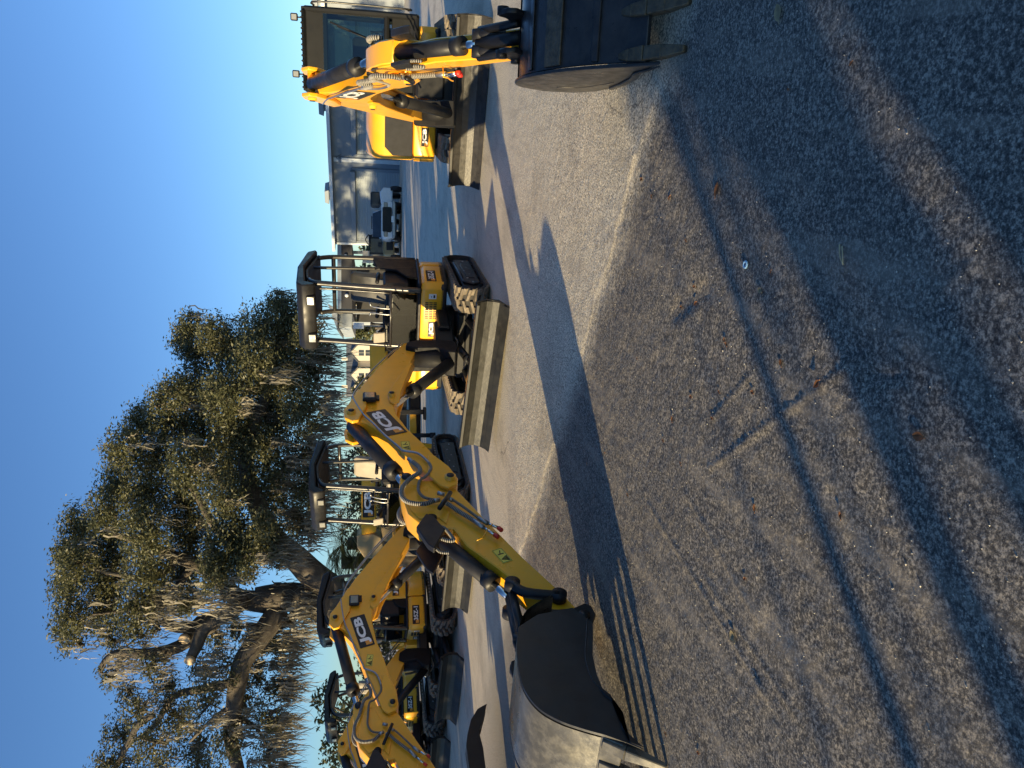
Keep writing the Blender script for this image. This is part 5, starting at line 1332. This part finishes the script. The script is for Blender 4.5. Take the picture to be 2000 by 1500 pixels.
# trees behind the photographer, whose shadows fall across the foreground
D2 = Vector((.82, .57)).normalized(); Q2 = Vector((-.57, .82)).normalized()
def back(dist, q): return D2 * -dist + Q2 * q
def shade_tree(dist, q, r, h, label, seed):
    p = back(dist, q); rs = random.Random(seed); cs = []
    for i in range(26):
        a = rs.uniform(0, 6.28); rr_ = r * math.sqrt(rs.random()); cs.append(((p.x + math.cos(a) * rr_, p.y + math.sin(a) * rr_, h + rs.uniform(-1.1, 1.6)), rs.uniform(.7, 1.3), 1))
    simple_tree('shade_tree', (p.x, p.y, 0), cs, label, 'tree', 'leaf', n=170, size=.16, trunk_r=.3, seed=seed, group='trees behind the photographer')
shade_tree(12, -3.4, 2.6, 4.2, 'leafy oak behind the photographer shading the near asphalt', 51)
shade_tree(25, -7.5, 5.0, 5.2, 'broad oak behind the photographer, further right', 52)
for i, (dist, q, r, h, cr) in enumerate(((9, 2.12, .065, 3.2, .0), (9.5, 1.68, .10, 3.7, .5), (11, 1.33, .12, 4.0, .9), (10.5, .75, .42, 4.6, 1.5), (10, 2.53, .032, 2.6, .0), (12, 1.93, .035, 3.4, .0))):
    p = back(dist, q); rs = random.Random(60 + i); cs = []
    for k in range(int(46 * cr)):
        a = rs.uniform(0, 6.28); rr_ = cr * math.sqrt(rs.random()) * 1.1; cs.append(((p.x + math.cos(a) * rr_, p.y + math.sin(a) * rr_, rs.uniform(2.35, h + .3)), rs.uniform(.25, .45), 1))
    lb = ('slim young tree behind the photographer, second from the left', 'young tree behind the photographer, third from the left', 'young tree with a leafier top behind the photographer', 'thick-trunked tree directly behind the photographer', 'thinnest bare sapling behind the photographer', 'bare sapling farthest behind the photographer')[i]
    root = empty('young_tree', (p.x, p.y, 0), lb, 'tree', 'young trees behind the photographer')
    b = Bd(); b.tube([(p.x, p.y, 0), (p.x + .03, p.y, h * .3), (p.x - .02, p.y + .02, h * .65), (p.x, p.y, h)], [r, r * .85, r * .3], 10); b.obj('trunk', 'bark', root)
    if cs: leaf_cloud('crown', cs, 1450, .08, 'leaf', root, 90 + i, (p.x, p.y, 0))
# tall trees west of the lot: they stripe the far paving and the building with shade
for i, (x, y, r, h) in enumerate(((-22, 13, 4, 6.5), (-25, 21.5, 6.5, 9.5), (-20, 4.5, 3, 5.6))):
    rs = random.Random(70 + i); cs = []
    for k in range(44):
        a = rs.uniform(0, 6.28); rr_ = r * math.sqrt(rs.random()); cs.append(((x + math.cos(a) * rr_, y + math.sin(a) * rr_, h + rs.uniform(-3.2, 2.2)), rs.uniform(.8, 1.6), 1))
    simple_tree('shade_tree', (x, y, 0), cs, ('tall oak out to the left of the lot', 'broad oak beyond the left end of the lot', 'slim oak nearest on the left of the lot')[i], 'tree', 'leaf', n=90, size=.22, trunk_r=.35, seed=80 + i, group='trees left of the lot')

# ================================================================= LIGHT, SKY, CAMERA
SUNV = Vector((-.82, -.57, 0)).normalized(); EL = R(9.9)
w = bpy.data.worlds.new('World'); S.world = w; w.use_nodes = True
nt = w.node_tree; bg = nt.nodes['Background']
sky = nt.nodes.new('ShaderNodeTexSky'); sky.sky_type = 'NISHITA'; sky.sun_disc = False
sky.sun_elevation = EL; sky.sun_rotation = math.atan2(SUNV.x, SUNV.y) % (2 * math.pi)
sky.air_density = 0.92; sky.dust_density = 0.15; sky.ozone_density = 1.6; sky.altitude = 0
tint = nt.nodes.new('ShaderNodeMix'); tint.data_type = 'RGBA'; tint.blend_type = 'MULTIPLY'; tint.inputs[0].default_value = 1; nt.links.new(sky.outputs[0], tint.inputs[6]); tint.inputs[7].default_value = (.44, .635, .92, 1)
nt.links.new(tint.outputs[2], bg.inputs[0]); bg.inputs[1].default_value = 0.122
sl = bpy.data.lights.new('sun', 'SUN'); sl.energy = 5.0; sl.angle = R(0.53); sl.color = (1.0, .785, .44)
so = bpy.data.objects.new('sun', sl); COL.objects.link(so)
sd = Vector((SUNV.x * math.cos(EL), SUNV.y * math.cos(EL), math.sin(EL)))
so.rotation_euler = (-sd).to_track_quat('-Z', 'Y').to_euler(); so.location = sd * 30
cd = bpy.data.cameras.new('camera'); cam = bpy.data.objects.new('camera', cd); COL.objects.link(cam)
cd.sensor_width = 36; cd.lens = FPX / 2000 * 36; cd.clip_end = 2000; cd.clip_start = .05
fwd = Vector((0, math.cos(PITCH), -math.sin(PITCH))); up = Vector((0, math.sin(PITCH), math.cos(PITCH))); rt = Vector((1, 0, 0))
m = Matrix((-up, rt, -fwd)).transposed().to_4x4(); m.translation = Vector((0, 0, CAMH)); cam.matrix_world = m
S.camera = cam
S.view_settings.view_transform = 'Standard'; S.view_settings.look = 'None'; S.view_settings.exposure = 1.0; S.view_settings.gamma = 1
